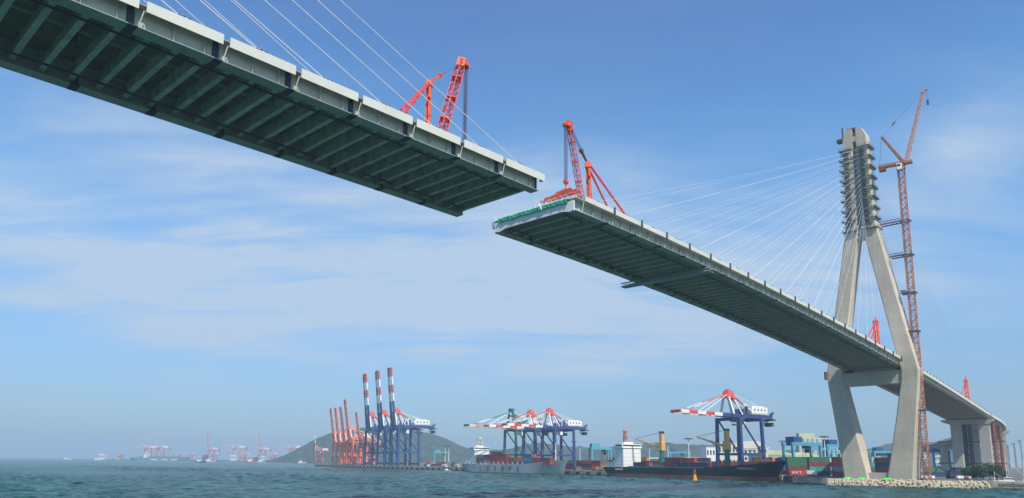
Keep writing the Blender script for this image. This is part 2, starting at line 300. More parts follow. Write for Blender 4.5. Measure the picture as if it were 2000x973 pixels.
def make_deck(left):
    if left:
        sa, sb = -25., 112.6; joints = [31.95+PITCHP*i for i in range(-5, 8)]
        t = thing('bridge_deck', 'left steel bridge deck ending in mid-air, red derrick crane near its tip', 'bridge deck', P(60, 111, 67), world=True)
    else:
        sa, sb = 125.3, 548.; joints = [128.6+PITCHP*i for i in range(0, 37)]
        t = thing('bridge_deck', 'right bridge deck running from its green-netted free end through the concrete pylon', 'bridge deck', P(240, 111, 60), world=True)
    zt = lambda s: ztop(s, left); zb = lambda s: zbot(s, left); DK = .62 if left else 1.12      # depth of the slab soffit below the fascia top
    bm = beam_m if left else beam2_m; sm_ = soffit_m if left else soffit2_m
    # girders: web, bottom flange, top flange
    for nm, Lw, Lin in (('edge_girder', LN+RCS, LN), ('edge_girder', LF-RCS, LF)):
        o_, i_ = (LN+.15, LN+2.5) if Lin == LN else (LF-2.5, LF-.15)
        g = long(MB(), sa, sb, Lw-.03, Lw+.03, lambda s: zb(s)+.09, lambda s: zt(s)-DK).build(nm, girder_m, t)
        long(MB(), sa, sb, o_, i_, zb, lambda s: zb(s)+.09).build('bottom_flange', girder_m, g)
        long(MB(), sa, sb, o_, i_, lambda s: zt(s)-DK-.1, lambda s: zt(s)-DK-.005).build('top_flange', girder_m, g)
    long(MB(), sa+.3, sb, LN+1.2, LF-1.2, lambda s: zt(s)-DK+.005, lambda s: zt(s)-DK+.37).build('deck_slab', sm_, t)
    # edge fascia, one panel per bay on both sides; end diaphragm, splice plates, stiffeners, kerb posts, dark posts standing in for gap shade
    for i, j in enumerate(joints):
        s1, s2 = j, j+PITCHP-(1.0 if left else .85)
        if left and i == len(joints)-1: continue
        if left and i == len(joints)-2: s2 = 114.3
        thin = (not left) and j > 362
        if thin: s2 = j+PITCHP-.12
        if s2 > sb+2: break
        h = 1.55 if left else 1.15
        if thin: h = 1.5
        for side in (0, 1):
            Lo = LN-.05 if side == 0 else LF+.05; sg = 1 if side == 0 else -1
            a_, b_ = sorted((Lo, Lo+sg*.12))
            fp = seg(MB(), s1, s2, a_, b_, lambda s: zt(s)-h, lambda s: zt(s)).build('fascia_panel', fascia_m, t)
            a_, b_ = sorted((Lo+sg*.12, Lo+sg*1.4))
            mb = MB(); seg(mb, s1+.02, s2-.02, a_, b_, lambda s: zt(s)-.34, lambda s: zt(s)-.2)
            # end plates of the panel and brackets below it
            for e in (s1+.05, s2-.15): seg(mb, e, e+.1, a_, b_, lambda s: zt(s)-h+.15, lambda s: zt(s)-.34)
            mb.build('edge_slab', girder_m, fp)
            if side == 1 and j < 0: continue
            # dark splice
            sp = j-2.0 if left else j+PITCHP-3.4
            if sa < sp < sb-2 and not thin:
                wd = 1.15 if left else 1.0
                mb = MB(); Lw = LN+RCS if side == 0 else LF-RCS
                seg(mb, sp, sp+wd, Lw-.07, Lw+.07, lambda s: zb(s)+.10, lambda s: zt(s)-DK-.12)
                o1, o2 = (LN+.14, LN+2.51) if side == 0 else (LF-2.51, LF-.14)
                seg(mb, sp-.05, sp+wd+.05, o1, o2, lambda s: zb(s)-.03, lambda s: zb(s)+.12)
                if side == 1: seg(mb, sp, sp+wd, Lw-.32, Lw-.2, lambda s: zb(s)+.10, lambda s: zt(s)-DK-.12)
                mb.build('splice_plate', splice_m, t)
            # web stiffeners
            if side == 0 and not thin:
                for k in (.35, .72):
                    s_ = j+PITCHP*k
                    if s_ < sb-.5: seg(MB(), s_, s_+.05, LN+RCS-.55, LN+RCS-.03, lambda s: zb(s)+.09, lambda s: zt(s)-DK-.11).build('web_stiffener', girder_m, t)
                # slanted anchor bracket under the gap
                mb = MB(); s_ = j-.15
                mb.beam(PC(s_, LN+.35, zt(s_)-1.3), PC(s_-.5, LN+.5, zb(s_)+.2), .13, .13)
                mb.beam(PC(s_-.7, LN+RCS-.1, zt(s_)-.8), PC(s_-.7, LN+RCS-.1, zb(s_)+.2), .5, .12)
                if s_ > sa+1: mb.build('anchor_bracket', girder_m, t)
            if side == 0 and not left and not thin:
                s_ = j+PITCHP
                mb = MB(); mb.beam(PC(s_-.55, LN-.28, zt(s_)-2.2), PC(s_-.55, LN-.28, zt(s_)+.4), .42, .3); mb.build('gap_shade_post', dark_m, t)  # dark bar standing in for the shadow in the gap between panels
        # cable anchor blocks on the deck edge, mid panel
        if not thin:
            for Lk in (LN+1.0, LF-1.0):
                sm = j+PITCHP*(.42 if left else .5)
                if sm < sb-1 and (Lk < 110 or left is False or j > 0):
                    mb = MB(); mb.beam(PC(sm+1.6, Lk, zt(sm)-.15), PC(sm-.1, Lk, zt(sm)+.55), .55, .5); mb.beam(PC(sm+1.6, Lk, zt(sm)-.1), PC(sm+3.2, Lk, zt(sm)+.0), .5, .4)
                    mb.build('cable_anchor', fascia_m, t)
                    mb = MB()
                    for q in (-.6, -.1, .9): mb.beam(PC(sm+q, Lk-.4, zt(sm)-.1), PC(sm+q+.15, Lk-.4, zt(sm)+.55), .22, .22)
                    mb.beam(PC(sm-.8, Lk-.4, zt(sm)+.3), PC(sm+.4, Lk-.4, zt(sm)+.5), .2, .16)
                    if Lk < 110: mb.build('anchor_clamp', dark_m, t)
        else:
            mb = MB()
            for q in (2, 8): mb.beam(PC(j+q, LN+.5, zt(j+q)-.1), PC(j+q, LN+.5, zt(j+q)+.95), .5, .5)
            mb.build('kerb_post', dark_m, t)
    # crossbeams: haunched I beams, shared mesh
    La, Lb_ = LN+RCS+.05, LF-RCS-.05; wd = Lb_-La
    prof = [(0, -1.0), (2.3, -1.0), (4.6, .05)]
    def crossbeam(depth, hz):
        mb = MB(); n = 9
        ys = [0, .5, 2.6, wd-2.6, wd-.5, wd]
        zs = [-hz, -hz+.05, -depth, -depth, -hz+.05, -hz]
        vs = []; fs = []
        for y, z in zip(ys, zs): vs += [(-.05, y, 0), (.05, y, 0), (.05, y, z), (-.05, y, z)]
        for i in range(len(ys)-1):
            b = 4*i
            for k in range(4): fs.append((b+k, b+4+k, b+4+(k+1) % 4, b+(k+1) % 4))
        mb.add(vs, fs)
        vs = []; fs = []
        for y, z in zip(ys, zs): vs += [(-.42, y, z), (.42, y, z), (.42, y, z-.09), (-.42, y, z-.09)]
        for i in range(len(ys)-1):
            b = 4*i
            for k in range(4): fs.append((b+k, b+4+k, b+4+(k+1) % 4, b+(k+1) % 4))
        return mb.add(vs, fs)
    cm = crossbeam(2.5 if left else 2.25, 2.7).mesh('crossbeam', bm)
    cm2 = crossbeam(1.8, 2.2).mesh('crossbeam', bm)
    nb = int((min(sb, 545)-sa)/(PITCHP/3))
    for i in range(nb+1):
        s_ = (sb-.6-i*PITCHP/3) if left else (sa+.5+i*PITCHP/3)
        if s_ > sb or s_ < -22: continue
        link('crossbeam', cm if s_ < 366 else cm2, t, P(s_, La, zt(s_)-DK)-Vector(t.location), ROTB)
    # long dark utility rails and a thin central stringer
    for Lr in (LN+5.1, LF-4.4):
        if left:
            rails = [(sa, 80), (81.5, 90), (93.5, 101.5), (104.5, 111.5)] if Lr < 110 else [(sa, 72), (82, 90), (93, 101.5), (104.5, 111)]
        else: rails = [(127.5, 134), (138, 186), (189, 360)]
        for a_, b_ in rails: long(MB(), a_, b_, Lr-.12, Lr+.12, lambda s: zt(s)-(3.5 if left else 3.75), lambda s: zt(s)-(3.24 if left else 3.5)).build('utility_rail', dark_m, t)
    long(MB(), sa, min(sb, 545), 111.2, 111.42, lambda s: zt(s)-DK-.43, lambda s: zt(s)-DK+.01).build('centre_stringer', bm, t)
    if left:
        for j in joints:
            if -20 < j-5 < 112: seg(MB(), j-5.2, j-4.5, 111.0, 111.7, lambda s: zt(s)-2.6, lambda s: zt(s)-1.1).build('junction_box', dark_m, t)
    return t, zt, zb
deckL, ztl, zbl = make_deck(True)
deckR, ztr, zbr = make_deck(False)
# tip of the right deck: white end beam, green nets, railing, centre bracket
mb = MB(); s_ = 125.15; zt0 = ztr(s_)-1.05; zb0 = zbr(s_)
ys = [LN+1.4, LN+2.0, LN+4, LF-4.2, LF-2.4, LF-1.4]
zz = [zb0+z for z in (-.02, -.02, .42, .42, -.05, -.05)]
vs = []
for L, z in zip(ys, zz): vs += [P(s_-.12, L, z), P(s_-.12, L, zt0-.75), P(s_+.02, L, zt0-.75), P(s_+.02, L, z)]
mb.add(vs, [(4*i+k, 4*i+4+k, 4*i+4+(k+1) % 4, 4*i+(k+1) % 4) for i in range(5) for k in range(4)]+[(0, 1, 2, 3), (23, 22, 21, 20)])
mb.build('end_beam', white_m, deckR)
for L in (LN+RCS-.1, LF-RCS+.1): seg(MB(), s_-.1, s_+.25, L-.75, L+.75, lambda s: zbr(s)+.1, lambda s: ztr(s)-1.8).build('end_plate', white_m, deckR)
MB().hexa([PC(s_+.2, LF-.2, zt0-1.9), PC(s_+3.2, LF-.2, zt0-1.9), PC(s_+3.2, LF+.9, zt0-1.7), PC(s_+.2, LF+.9, zt0-1.7), PC(s_+.2, LF-.2, zt0-.1), PC(s_+3.2, LF-.2, zt0-.1), PC(s_+3.2, LF+.9, zt0-.1), PC(s_+.2, LF+.9, zt0-.1)]).build('edge_box', greyb_m, deckR)
mb = MB(); mb.beam(P(s_-1.6, 108.2, zt0+.1), P(s_-.1, 108.2, zt0-1.3), .25, .45); mb.beam(P(s_-1.55, 108.2, zt0+.1), P(s_-1.5, 108.2, zt0-.4), .3, .3); mb.build('centre_bracket', white_m, deckR)
random.seed(3)
mb = MB(); n = 44; vs = []; fs = []
for i in range(n+1):
    L = LN+2.2+(LF-LN-4.2)*i/n
    e = random.uniform(-.18, .18)
    vs += [P(s_-.15, L, zt0-.75+e*.2), P(s_-.4-.2*random.random(), L, zt0-1.0+e), P(s_-.5, L, zt0-.1+e*.5), P(s_+.9, L, zt0+.12+e*.5)]
for i in range(n):
    for k in range(3): fs.append((4*i+k, 4*i+4+k, 4*i+5+k, 4*i+1+k))
mb.add(vs, fs).build('safety_net', net_m, deckR)
mb = MB()
for i in range(15):
    L = LN+2.5+i*1.65; mb.beam(P(s_+.2, L, zt0-.3), P(s_+.2, L, zt0+1.0), .06)
mb.beam(P(s_+.2, LN+2.5, zt0+1.0), P(s_+.2, LF-2, zt0+1.0), .05); mb.beam(P(s_+.2, LN+2.5, zt0+.5), P(s_+.2, LF-2, zt0+.5), .05)
mb.build('tip_railing', cable_m, deckR)
# left tip dark end plates
for L in (LN+RCS, LF-RCS): seg(MB(), 112.6, 112.75, L-.55, L+.55, lambda s: zbl(s)+.1, lambda s: ztl(s)-.7).build('end_plate', dark_m, deckL)
# maintenance traveller hung below the right deck
tr = thing('inspection_gantry', 'long steel inspection gantry hung across the underside of the right deck', 'gantry', P(186, 111, zbr(186)-1.4), world=True)
g_m = mat('gantry_steel', (.38, .43, .41), .6)
mb = MB()
for ss in (184.6, 187.0):
    mb.beam(P(ss, LN-.6, zbr(ss)-.35), P(ss, LF+3.2, zbr(ss)-.35), .3, .3); mb.beam(P(ss, LN-.6, zbr(ss)-1.3), P(ss, LF+3.2, zbr(ss)-1.3), .2, .2)
    for k in range(20):
        L = LN+k*1.45; mb.beam(P(ss, L, zbr(ss)-.4), P(ss, L+.72, zbr(ss)-1.3), .1); mb.beam(P(ss, L+.72, zbr(ss)-1.3), P(ss, L+1.45, zbr(ss)-.4), .1)
mb.build('truss', g_m, tr)
seg(MB(), 184.7, 186.9, LN-.6, LF+3.2, lambda s: zbr(s)-1.48, lambda s: zbr(s)-1.4).build('walkway', g_m, tr)
for L in (LN+4.8, LF-4.8):
    for ss in (184.8, 187.2): MB().beam(P(ss, L, zbr(ss)-.3), P(ss, L, ztr(ss)-2.7), .25).build('hanger', dark_m, tr)

# ------------------------------------------------------------------ pylon
PT = 367.
py = thing('bridge_pylon', 'tall diamond-shaped concrete bridge pylon wrapped in scaffold rings near its top', 'pylon', P(PT, 111.8, 3), world=True)
def leg(secs, name='leg', m=concrete_m, ch=.55):
    "secs: (z, Lcentre, widthL, depthS)"
    mb = MB(); vs = []; fs = []
    for z, L, wl, ds in secs:
        x, y = ds/2, wl/2; c = ch
        for dx, dy in ((-x+c, -y), (x-c, -y), (x, -y+c), (x, y-c), (x-c, y), (-x+c, y), (-x, y-c), (-x, -y+c)): vs.append(P(PT+dx, L+dy, z))
    n = len(secs)
    for i in range(n-1):
        for k in range(8): fs.append((8*i+k, 8*i+(k+1) % 8, 8*i+8+(k+1) % 8, 8*i+8+k))
    fs += [tuple(range(7, -1, -1)), tuple(range(8*n-8, 8*n))]
    return mb.add(vs, fs).build(name, m, py)
CL = 111.8
for sg in (1, -1):
    leg([(2.0, CL+sg*9.1, 11.2, 10), (14, CL+sg*11.0, 9.9, 9.2), (30, CL+sg*13.5, 8.6, 8.2), (47.5, CL+sg*16.2, 7.6, 7.4), (52.5, CL+sg*16.55, 7.6, 7.4),
         (85, CL+sg*10.6, 7.0, 6.9), (118, CL+sg*4.75, 6.6, 6.6), (124, CL+sg*4.0, 6.2, 6.6)])
for z in (14, 26, 38, 66, 78, 90, 102, 112): pass
# crossbeam under the deck and footing
mb = MB(); mb.hexa([P(PT-3, CL-13.5, 46.6), P(PT+3, CL-13.5, 46.6), P(PT+3, CL+13.5, 46.6), P(PT-3, CL+13.5, 46.6), P(PT-3, CL-13.5, 52.6), P(PT+3, CL-13.5, 52.6), P(PT+3, CL+13.5, 52.6), P(PT-3, CL+13.5, 52.6)]).build('crossbeam', concrete_m, py)
mb = MB(); mb.hexa([P(PT-4, CL-6, 2.6), P(PT+4, CL-6, 2.6), P(PT+4, CL+6, 2.6), P(PT-4, CL+6, 2.6), P(PT-4, CL-5, 6.2), P(PT+4, CL-5, 6.2), P(PT+4, CL+5, 6.2), P(PT-4, CL+5, 6.2)]).build('footing', concrete_m, py)
for L in (LN+2, LF-2): MB().beam(P(PT, L, 52.6), P(PT, L, 54.0), 2.2, 2.2).build('bearing', dark_m, py)
mb = MB(); mb.hexa([P(PT-2.6, CL-3.5, 117.4), P(PT+2.6, CL-3.5, 117.4), P(PT+2.6, CL+3.5, 117.4), P(PT-2.6, CL+3.5, 117.4), P(PT-2.6, CL-3.5, 122), P(PT+2.6, CL-3.5, 122), P(PT+2.6, CL+3.5, 122), P(PT-2.6, CL+3.5, 122)]).build('link_beam', concrete_m, py)
# twin shafts of the head
for sg in (1, -1):
    leg([(124, CL+sg*4.0, 5.2, 6.4), (164, CL+sg*3.5, 4.6, 6.2)], 'shaft', ch=.4)
# recessed anchor boxes (steel) between the shafts, dark openings in the shafts' faces
abox = mat('pale_blue_anchor_box', (.40, .50, .55), .5, noise=.1)
for k in range(17):
    z = 124.6+k*2.3
    MB().beam(P(PT, CL, z), P(PT, CL, z+1.9), 1.5, 4.6).build('anchor_box', abox, py)
# solid cap with chamfered shoulders, window and vertical slot
capz = [(163, 5.55), (170.2, 5.5), (175.0, 2.9)]
for sg in (1, -1):
    mb = MB(); pts = [(.9, 163), (5.45, 163), (5.3, 169.4), (3.2, 173.7), (.9, 173.7)]
    vs = [P(PT-3.2, CL+sg*y, z) for y, z in pts]+[P(PT+3.2, CL+sg*y, z) for y, z in pts]
    mb.add(vs, [(0, 1, 2, 3, 4), (9, 8, 7, 6, 5)]+[(k, (k+1) % 5, 5+(k+1) % 5, 5+k) for k in range(5)]).build('head_block', concrete_m, py)
MB().beam(P(PT-3.1, CL, 168.2), P(PT+2.0, CL, 168.2), 1.78, 2.6).build('head_infill', concrete_m, py)
MB().beam(P(PT-2.4, CL+1.2, 174.1), P(PT+2.4, CL+1.2, 174.1), 4.2, .7).build('formwork', rust_m, py)
mb = MB(); mb.beam(P(PT-2, CL+5.6, 169.2), P(PT-2, CL+8.2, 169.2), 3.0, 1.5); mb.beam(P(PT-2, CL+5.5, 170), P(PT-2, CL+5.5, 176), .6, .6); mb.build('hoist_platform', dark_m, py)
# scaffold platforms around each shaft: full rings on every second level, short shelves on the camera face between
for k in range(17):
    z = 121.5+k*2.6; major = k % 2 == 0
    zc = (z-124)/40; off = 4.0-.5*zc
    for sg in (1, -1):
        mb = MB(); ext = 1.6 if sg == 1 else 1.15; wL = 5.2-.6*zc; x = 3.25
        c = CL+sg*off
        if major: l_a, l_b = c-sg*wL/2*.98, c+sg*(wL/2+ext)
        elif sg == 1: l_a, l_b = c-.2, c+wL/2+.8
        else: l_a, l_b = c-.9, c+wL/2
        a_, b_ = min(l_a, l_b), max(l_a, l_b); yo = c+sg*(wL/2+ext)
        faces = [(PT-x-1.2, PT-x-.05, a_, b_)]+([(PT+x+.05, PT+x+1.2, a_, b_)] if major else [])
        for s1, s2, l1, l2 in faces:
            mb.hexa([P(s1, l1, z), P(s2, l1, z), P(s2, l2, z), P(s1, l2, z), P(s1, l1, z+.14), P(s2, l1, z+.14), P(s2, l2, z+.14), P(s1, l2, z+.14)])
        if major:
            lo = c+sg*(wL/2+.05); l1, l2 = min(lo, yo), max(lo, yo)
            mb.hexa([P(PT-x-.04, l1, z), P(PT+x+.04, l1, z), P(PT+x+.04, l2, z), P(PT-x-.04, l2, z), P(PT-x-.04, l1, z+.14), P(PT+x+.04, l1, z+.14), P(PT+x+.04, l2, z+.14), P(PT-x-.04, l2, z+.14)])
            for yy in (.6, 1.1): mb.beam(P(PT-x-1.15, a_, z+yy), P(PT-x-1.15, b_, z+yy), .07); mb.beam(P(PT-x-1.15, yo, z+yy), P(PT+x+1.15, yo, z+yy), .07)
            for q in range(5): ss = PT-x+2*x*q/4; mb.beam(P(ss, yo, z), P(ss, yo, z+1.1), .07)
            mb.beam(P(PT-x, yo, z), P(PT-x, c+sg*wL/2, z-1.5), .14); mb.beam(P(PT+x, yo, z), P(PT+x, c+sg*wL/2, z-1.5), .14)
        for i in range(5):
            L = a_+.05+(b_-a_-.1)*i/4
            mb.beam(P(PT-x-1.15, L, z+.1), P(PT-x-1.15, L, z+1.1), .07); mb.beam(P(PT-x-1.1, L, z), P(PT-x-.02, L, z-.9), .09)
        mb.build('scaffold_platform', scaffold_m, py)
        if 0 < k < 16:
            Lc = c+.7 if sg == 1 else c+.9
            mb = MB(); x_ = x-.05; L1, L2 = Lc-1.1, Lc+1.0; mb.hexa([P(PT-x_-.12, L1, z+.5), P(PT-x_+.2, L1, z+.5), P(PT-x_+.2, L2, z+.5), P(PT-x_-.12, L2, z+.5), P(PT-x_-.12, L1, z+1.9), P(PT-x_+.2, L1, z+1.9), P(PT-x_+.2, L2, z+1.9), P(PT-x_-.12, L2, z+1.9)])
            mb.build('anchorage_cover', dark_m, py)
# survey/bracket box on the far leg at deck level
MB().beam(P(PT-3.5, CL+20.6, 50.2), P(PT-3.5, CL+20.6, 54), 1.2, 1.6).build('work_cage', rust_m, py)

# ------------------------------------------------------------------ stay cables: each anchored on a deck edge and in the pylon head
def cable(a, b, r, parent, sag=.0):
    a = Vector(a); b = Vector(b); mb = MB(); n = 6; pts = []
    for i in range(n+1):
        q = i/n; p = a+(b-a)*q; p.z -= sag*4*q*(1-q); pts.append(p)
    for i in range(n): mb.tube(pts[i], pts[i+1], r, n=6)
    return mb.build('stay_cable', fan_m if parent == py else cable_m, parent)
for k in range(18):
    for Ld, Lp in ((LN+1.0, CL-2.0), (LF-1.0, CL+2.0)):
        s_ = 128.6+PITCHP*(k+.5)
        zp = 162.5-k*2.15
        cable(P(s_+PITCHP*0+.0, Ld, ztr(s_)+.5), P(PT-2.5, Lp, zp), .036, py, .9)
        s2 = 2*PT-s_-PITCHP*2 if k < 17 else 0
        s2 = 385+PITCHP*(17-k)*.86
        cable(P(s2, Ld, ztr(s2)+.5), P(PT+2.5, Lp, zp), .035, py, .9)
# the left deck's cables rise to its own pylon, out of the picture on the left
PTL = -129.
for k in range(10):
    for Ld, Lp in ((LN+1.0, CL-2.0), (LF-1.0, CL+2.0)):
        s_ = 31.95+PITCHP*(6-k)+PITCHP*.42
        if k > 0 or True: cable(P(s_-.1, Ld, ztl(s_)+.5), P(PTL+2.5, Lp, 164-k*2.3), .075, deckL, .6)

# ------------------------------------------------------------------ derrick cranes on the deck tips
def derrick(label, s_, L_, pts, hook=True, dirn=1, bw=1.):
    zd = (ztl if dirn == 1 else ztr)(s_)-.25
    t = thing('derrick_crane', label, 'derrick crane', P(s_, L_, zd), group='red derrick cranes on the deck', world=True)
    g = lambda k, dl=0: P(pts[k][0], L_+dl, pts[k][1])
    # mast
    mb = MB(); a, b = g('mast_foot'), g('mast_top')
    for dl in (-.55, .55): mb.beam(a+(P(0, dl, 0)), b+P(0, dl*.6, 0), .55, .55, .5, .5)
    for q in range(1, 9): c = a+(b-a)*(q/9); mb.beam(c-P(0, .5, 0), c+P(0, .5, 0), .2)
    mb.beam(a+(b-a)*.72-P(.6, .9, 0), a+(b-a)*.72+P(.9, .9, 0), .5, .35)
    mb.build('mast', orange_m, t)
    MB().beam(b-Vector((0, 0, 1.0)), b+Vector((0, 0, .3)), 1.3, 1.2).build('mast_head', orange_m, t)
    # boom
    a, b = g('boom_foot'), g('boom_tip')
    mb = MB(); mb.lattice(a, a+(b-a)*.12, .6*bw, 1.5*bw, 1, .11, yref=P(0, 1, 0)); mb.lattice(a+(b-a)*.12, a+(b-a)*.9, 1.55*bw, 1.45*bw, 12, .11*bw, yref=P(0, 1, 0)); mb.lattice(a+(b-a)*.9, b, 1.4*bw, .8*bw, 2, .12, yref=P(0, 1, 0))
    for q in (.3, .55, .8): mb.beam(a+(b-a)*(q-.006), a+(b-a)*(q+.006), 1.9*bw, 1.9*bw)
    mb.build('boom', crane_red_m, t)
    mb = MB(); u = (b-a).normalized(); dd = P(dirn, 0, 0)
    mb.beam(b-u*1.2, b+u*.9, 1.7, 1.3); mb.beam(b-dd*.6, b+dd*1.5, 1.5, .9); mb.beam(b+dd*1.2-Vector((0, 0, .2)), b+dd*1.9-Vector((0, 0, .5)), .9, .3)
    mb.tube(b+dd*1.2-P(0, .5, 0), b+dd*1.2+P(0, .5, 0), .6, n=10); mb.beam(b+u*.9-P(0, .5, 0), b+u*1.4+P(0, .4, 0), .4)
    mb.build('boom_head', orange_m, t)
    # back stays
    for dl in (-2.2, 2.2):
        mb = MB(); e = g('stay_foot', dl); m0 = g('mast_top', dl*.15)
        mb.beam(m0, e, .42, .42, .36, .36)
        for q in (.25, .5, .75): c = m0+(e-m0)*q; mb.beam(c-Vector((0, 0, .3)), c+Vector((0, 0, .3)), .55, .55)
        mb.build('back_stay', crane_red_m, t)
    # luffing tackle: link, block and ropes
    mt, bt = g('mast_top'), g('boom_tip')
    k = mt+(bt-mt)*.34
    mb = MB(); mb.beam(mt, k, .35, .35, .55, .55); mb.beam(k-(bt-mt).normalized()*.4, k+(bt-mt).normalized()*.5, .8, .7); mb.build('tackle_block', orange_m if dirn == 1 else rust_m, t)
    mb = MB()
    for dl in (-.42, -.2, .0, .2, .42): mb.tube(k+P(0, dl, 0), bt+P(0, dl, 0), .05, n=5)
    mb.build('luffing_rope', rope_m, t)
    # deck frame
    mb = MB(); a_ = g('boom_foot', 0); e = g('stay_foot', 0)
    for dl in (-2.4, 2.4): mb.beam(P(pts['boom_foot'][0]+dirn*.5, L_+dl, zd+.35), P(pts['stay_foot'][0], L_+dl, zd+.35), .6, .7)
    for q in (0, .35, .7, 1): ss = pts['boom_foot'][0]+(pts['stay_foot'][0]-pts['boom_foot'][0])*q; mb.beam(P(ss, L_-2.4, zd+.4), P(ss, L_+2.4, zd+.4), .6, .6)
    mb.build('base_frame', orange_m, t)
    if hook:
        hz = pts['hook'][1]; hs = pts['hook'][0]; top = P(hs, L_, pts['boom_tip'][1]-.4)
        mb = MB()
        for i in range(4):
            for dl in (-.22, .22): mb.tube(P(hs-.36+i*.24, L_+dl, pts['boom_tip'][1]-.3), P(hs-.36+i*.24, L_+dl*.8, hz+1.0), .05, n=5)
        mb.build('hoist_rope', rope_m, t)
        mb = MB(); mb.tube(P(hs-.45, L_, hz+.6), P(hs+.45, L_, hz+.6), .55, n=10); mb.beam(P(hs, L_, hz+.9), P(hs, L_, hz-.9), .7, .6, .25, .25); mb.tube(P(hs, L_, hz-.9), P(hs, L_, hz-2.0), .14, n=6)
        mb.build('hook_block', orange_m, t)
    return t
derrick('red derrick crane on the left deck tip, lattice boom leaning towards the gap', 88, 104.,
        dict(mast_foot=(86.0, 70.9), mast_top=(86.2, 83.3), boom_foot=(88.8, 71.0), boom_tip=(94.6, 91.0), stay_foot=(77.0, 71.0), hook=(95.9, 73.0)), dirn=1)
derrick('red derrick crane on the right deck tip, lifting beam under its hook', 135, 103.6,
        dict(mast_foot=(137.4, 70.6), mast_top=(136.6, 82.0), boom_foot=(134.4, 70.6), boom_tip=(129.4, 89.3), stay_foot=(152.0, 69.9), hook=(128.1, 74.2)), dirn=-1, bw=.72)
sp = thing('spreader_beam', 'orange-red lifting beam hanging over the netted end of the right deck', 'lifting beam', P(127.6, 103.6, 71.8), world=True)
mb = MB()
for ds in (-.8, .8): mb.beam(P(127.6+ds, 99.4, 71.5), P(127.6+ds, 109.0, 71.5), .35, .45)
for k in range(7): mb.beam(P(126.8, 99.4+k*1.6, 71.5), P(128.4, 99.4+k*1.6, 71.5), .25, .3)
mb.build('frame', orange_m, sp)
mb = MB()
for ds in (-.8, .8):
    for l in (100.6, 107.0): mb.beam(P(127.6+ds, l, 71.6), P(127.9, 103.6, 73.0), .3, .3)
mb.beam(P(127.6, 101.5, 72.5), P(127.6, 106, 72.5), .5, .5)
mb.build('sling', orange_m, sp)
mb = MB(); mb.beam(P(126.9, 108.9, 71.5), P(128.3, 110.6, 71.3), .3, .4); mb.beam(P(128.3, 108.9, 71.5), P(126.9, 110.6, 71.3), .3, .4); mb.build('end_clamp', orange_m, sp)
def small_derrick(label, s_, L_, h):
    z = ztr(s_)-.2; t = thing('derrick_crane', label, 'derrick crane', P(s_, L_, z), group='red derrick cranes on the deck', world=True)
    mb = MB()
    for a_ in (-1, 1):
        for b_ in (-.9, .9): mb.beam(P(s_+a_, L_+b_, z), P(s_+a_*.75, L_+b_*.7, z+h*.85), .5, .5)
    for q in range(1, 7): mb.beam(P(s_-1, L_-.8, z+h*q/8), P(s_+1, L_+.8, z+h*q/8), .3); mb.beam(P(s_-1, L_-.85, z+h*q/8), P(s_+.8, L_-.85, z+h*(q+1)/8), .3)
    mb.build('mast', orange_m, t)
    mb = MB(); mb.beam(P(s_-.8, L_, z+h*.85), P(s_+.6, L_, z+h*.85), 2.2, 1.4); mb.beam(P(s_, L_, z+h*.85), P(s_+.3, L_, z+h), .9, .9, .4, .4); mb.beam(P(s_+.2, L_, z+h*.93), P(s_+1.6, L_, z+h*.97), .4, .4); mb.build('mast_head', crane_red_m, t)
    for dl in (-1.5, 1.5): MB().beam(P(s_-.5, L_+dl*.3, z+h*.8), P(s_-h*1.05, L_+dl, z+.2), .4, .4).build('back_stay', crane_red_m, t)
    return t
small_derrick('red derrick crane standing on the right deck just before the pylon', 353, 105, 17.5)
small_derrick('small red derrick crane on the right deck beyond the pylon, towards the end pier', 518, 105, 19.5)

# ------------------------------------------------------------------ tower crane beside the pylon
TL = 92.8
tcn = thing('tower_crane', 'tall faded-orange luffing tower crane tied to the right side of the concrete pylon', 'tower crane', P(PT, TL, 3), world=True)
zb_ = 3.2; nsec = 19; hs = (149.0-zb_)/nsec
for i in range(nsec):
    mb = MB(); mb.lattice(P(PT, TL, zb_+i*hs), P(PT, TL, zb_+(i+1)*hs-.05), 2.5, 2.5, 3, .2, yref=P(0, 1, 0))
    mb.build('mast_section', tower_m, tcn)
MB().beam(P(PT, TL, 2.6), P(PT, TL, 3.6), 6.5, 6.5).build('mast_base', rust_m, tcn)
for z, L2 in ((122.5, 103.5), (106, 100.3), (88, 96.9), (70, 95.4), (34, TL+2.2)):
    mb = MB()
    big = z > 80
    for ds in (-1.7, 1.7): mb.beam(P(PT+ds, TL-2.2, z), P(PT+ds*1.2, L2, z), .45, .5 if not big else .5)
    mb.beam(P(PT-1.9, TL-2, z), P(PT+1.9, TL-2, z), .45); mb.beam(P(PT-1.9, TL+1.9, z), P(PT+1.9, TL+1.9, z), .45)
    if big:
        for ds in (-1.7, 1.7): mb.beam(P(PT+ds, TL+1.5, z+1.3), P(PT+ds*1.2, L2, z+1.3), .22)
        n = 6
        for k in range(n):
            l1, l2 = TL+1.6+(L2-TL-1.6)*k/n, TL+1.6+(L2-TL-1.6)*(k+1)/n
            mb.beam(P(PT-1.8, l1, z), P(PT-1.8, l2, z+1.3), .2); mb.beam(P(PT-1.8, l1, z), P(PT+1.8, l2, z), .2)
    mb.build('pylon_tie', rust_m if z > 110 else dark_m, tcn)
zt_ = 149.0
mb = MB(); mb.tube(P(PT, TL, zt_-1), P(PT, TL, zt_+2), 1.9, n=12); mb.build('slewing_ring', rust_m, tcn)
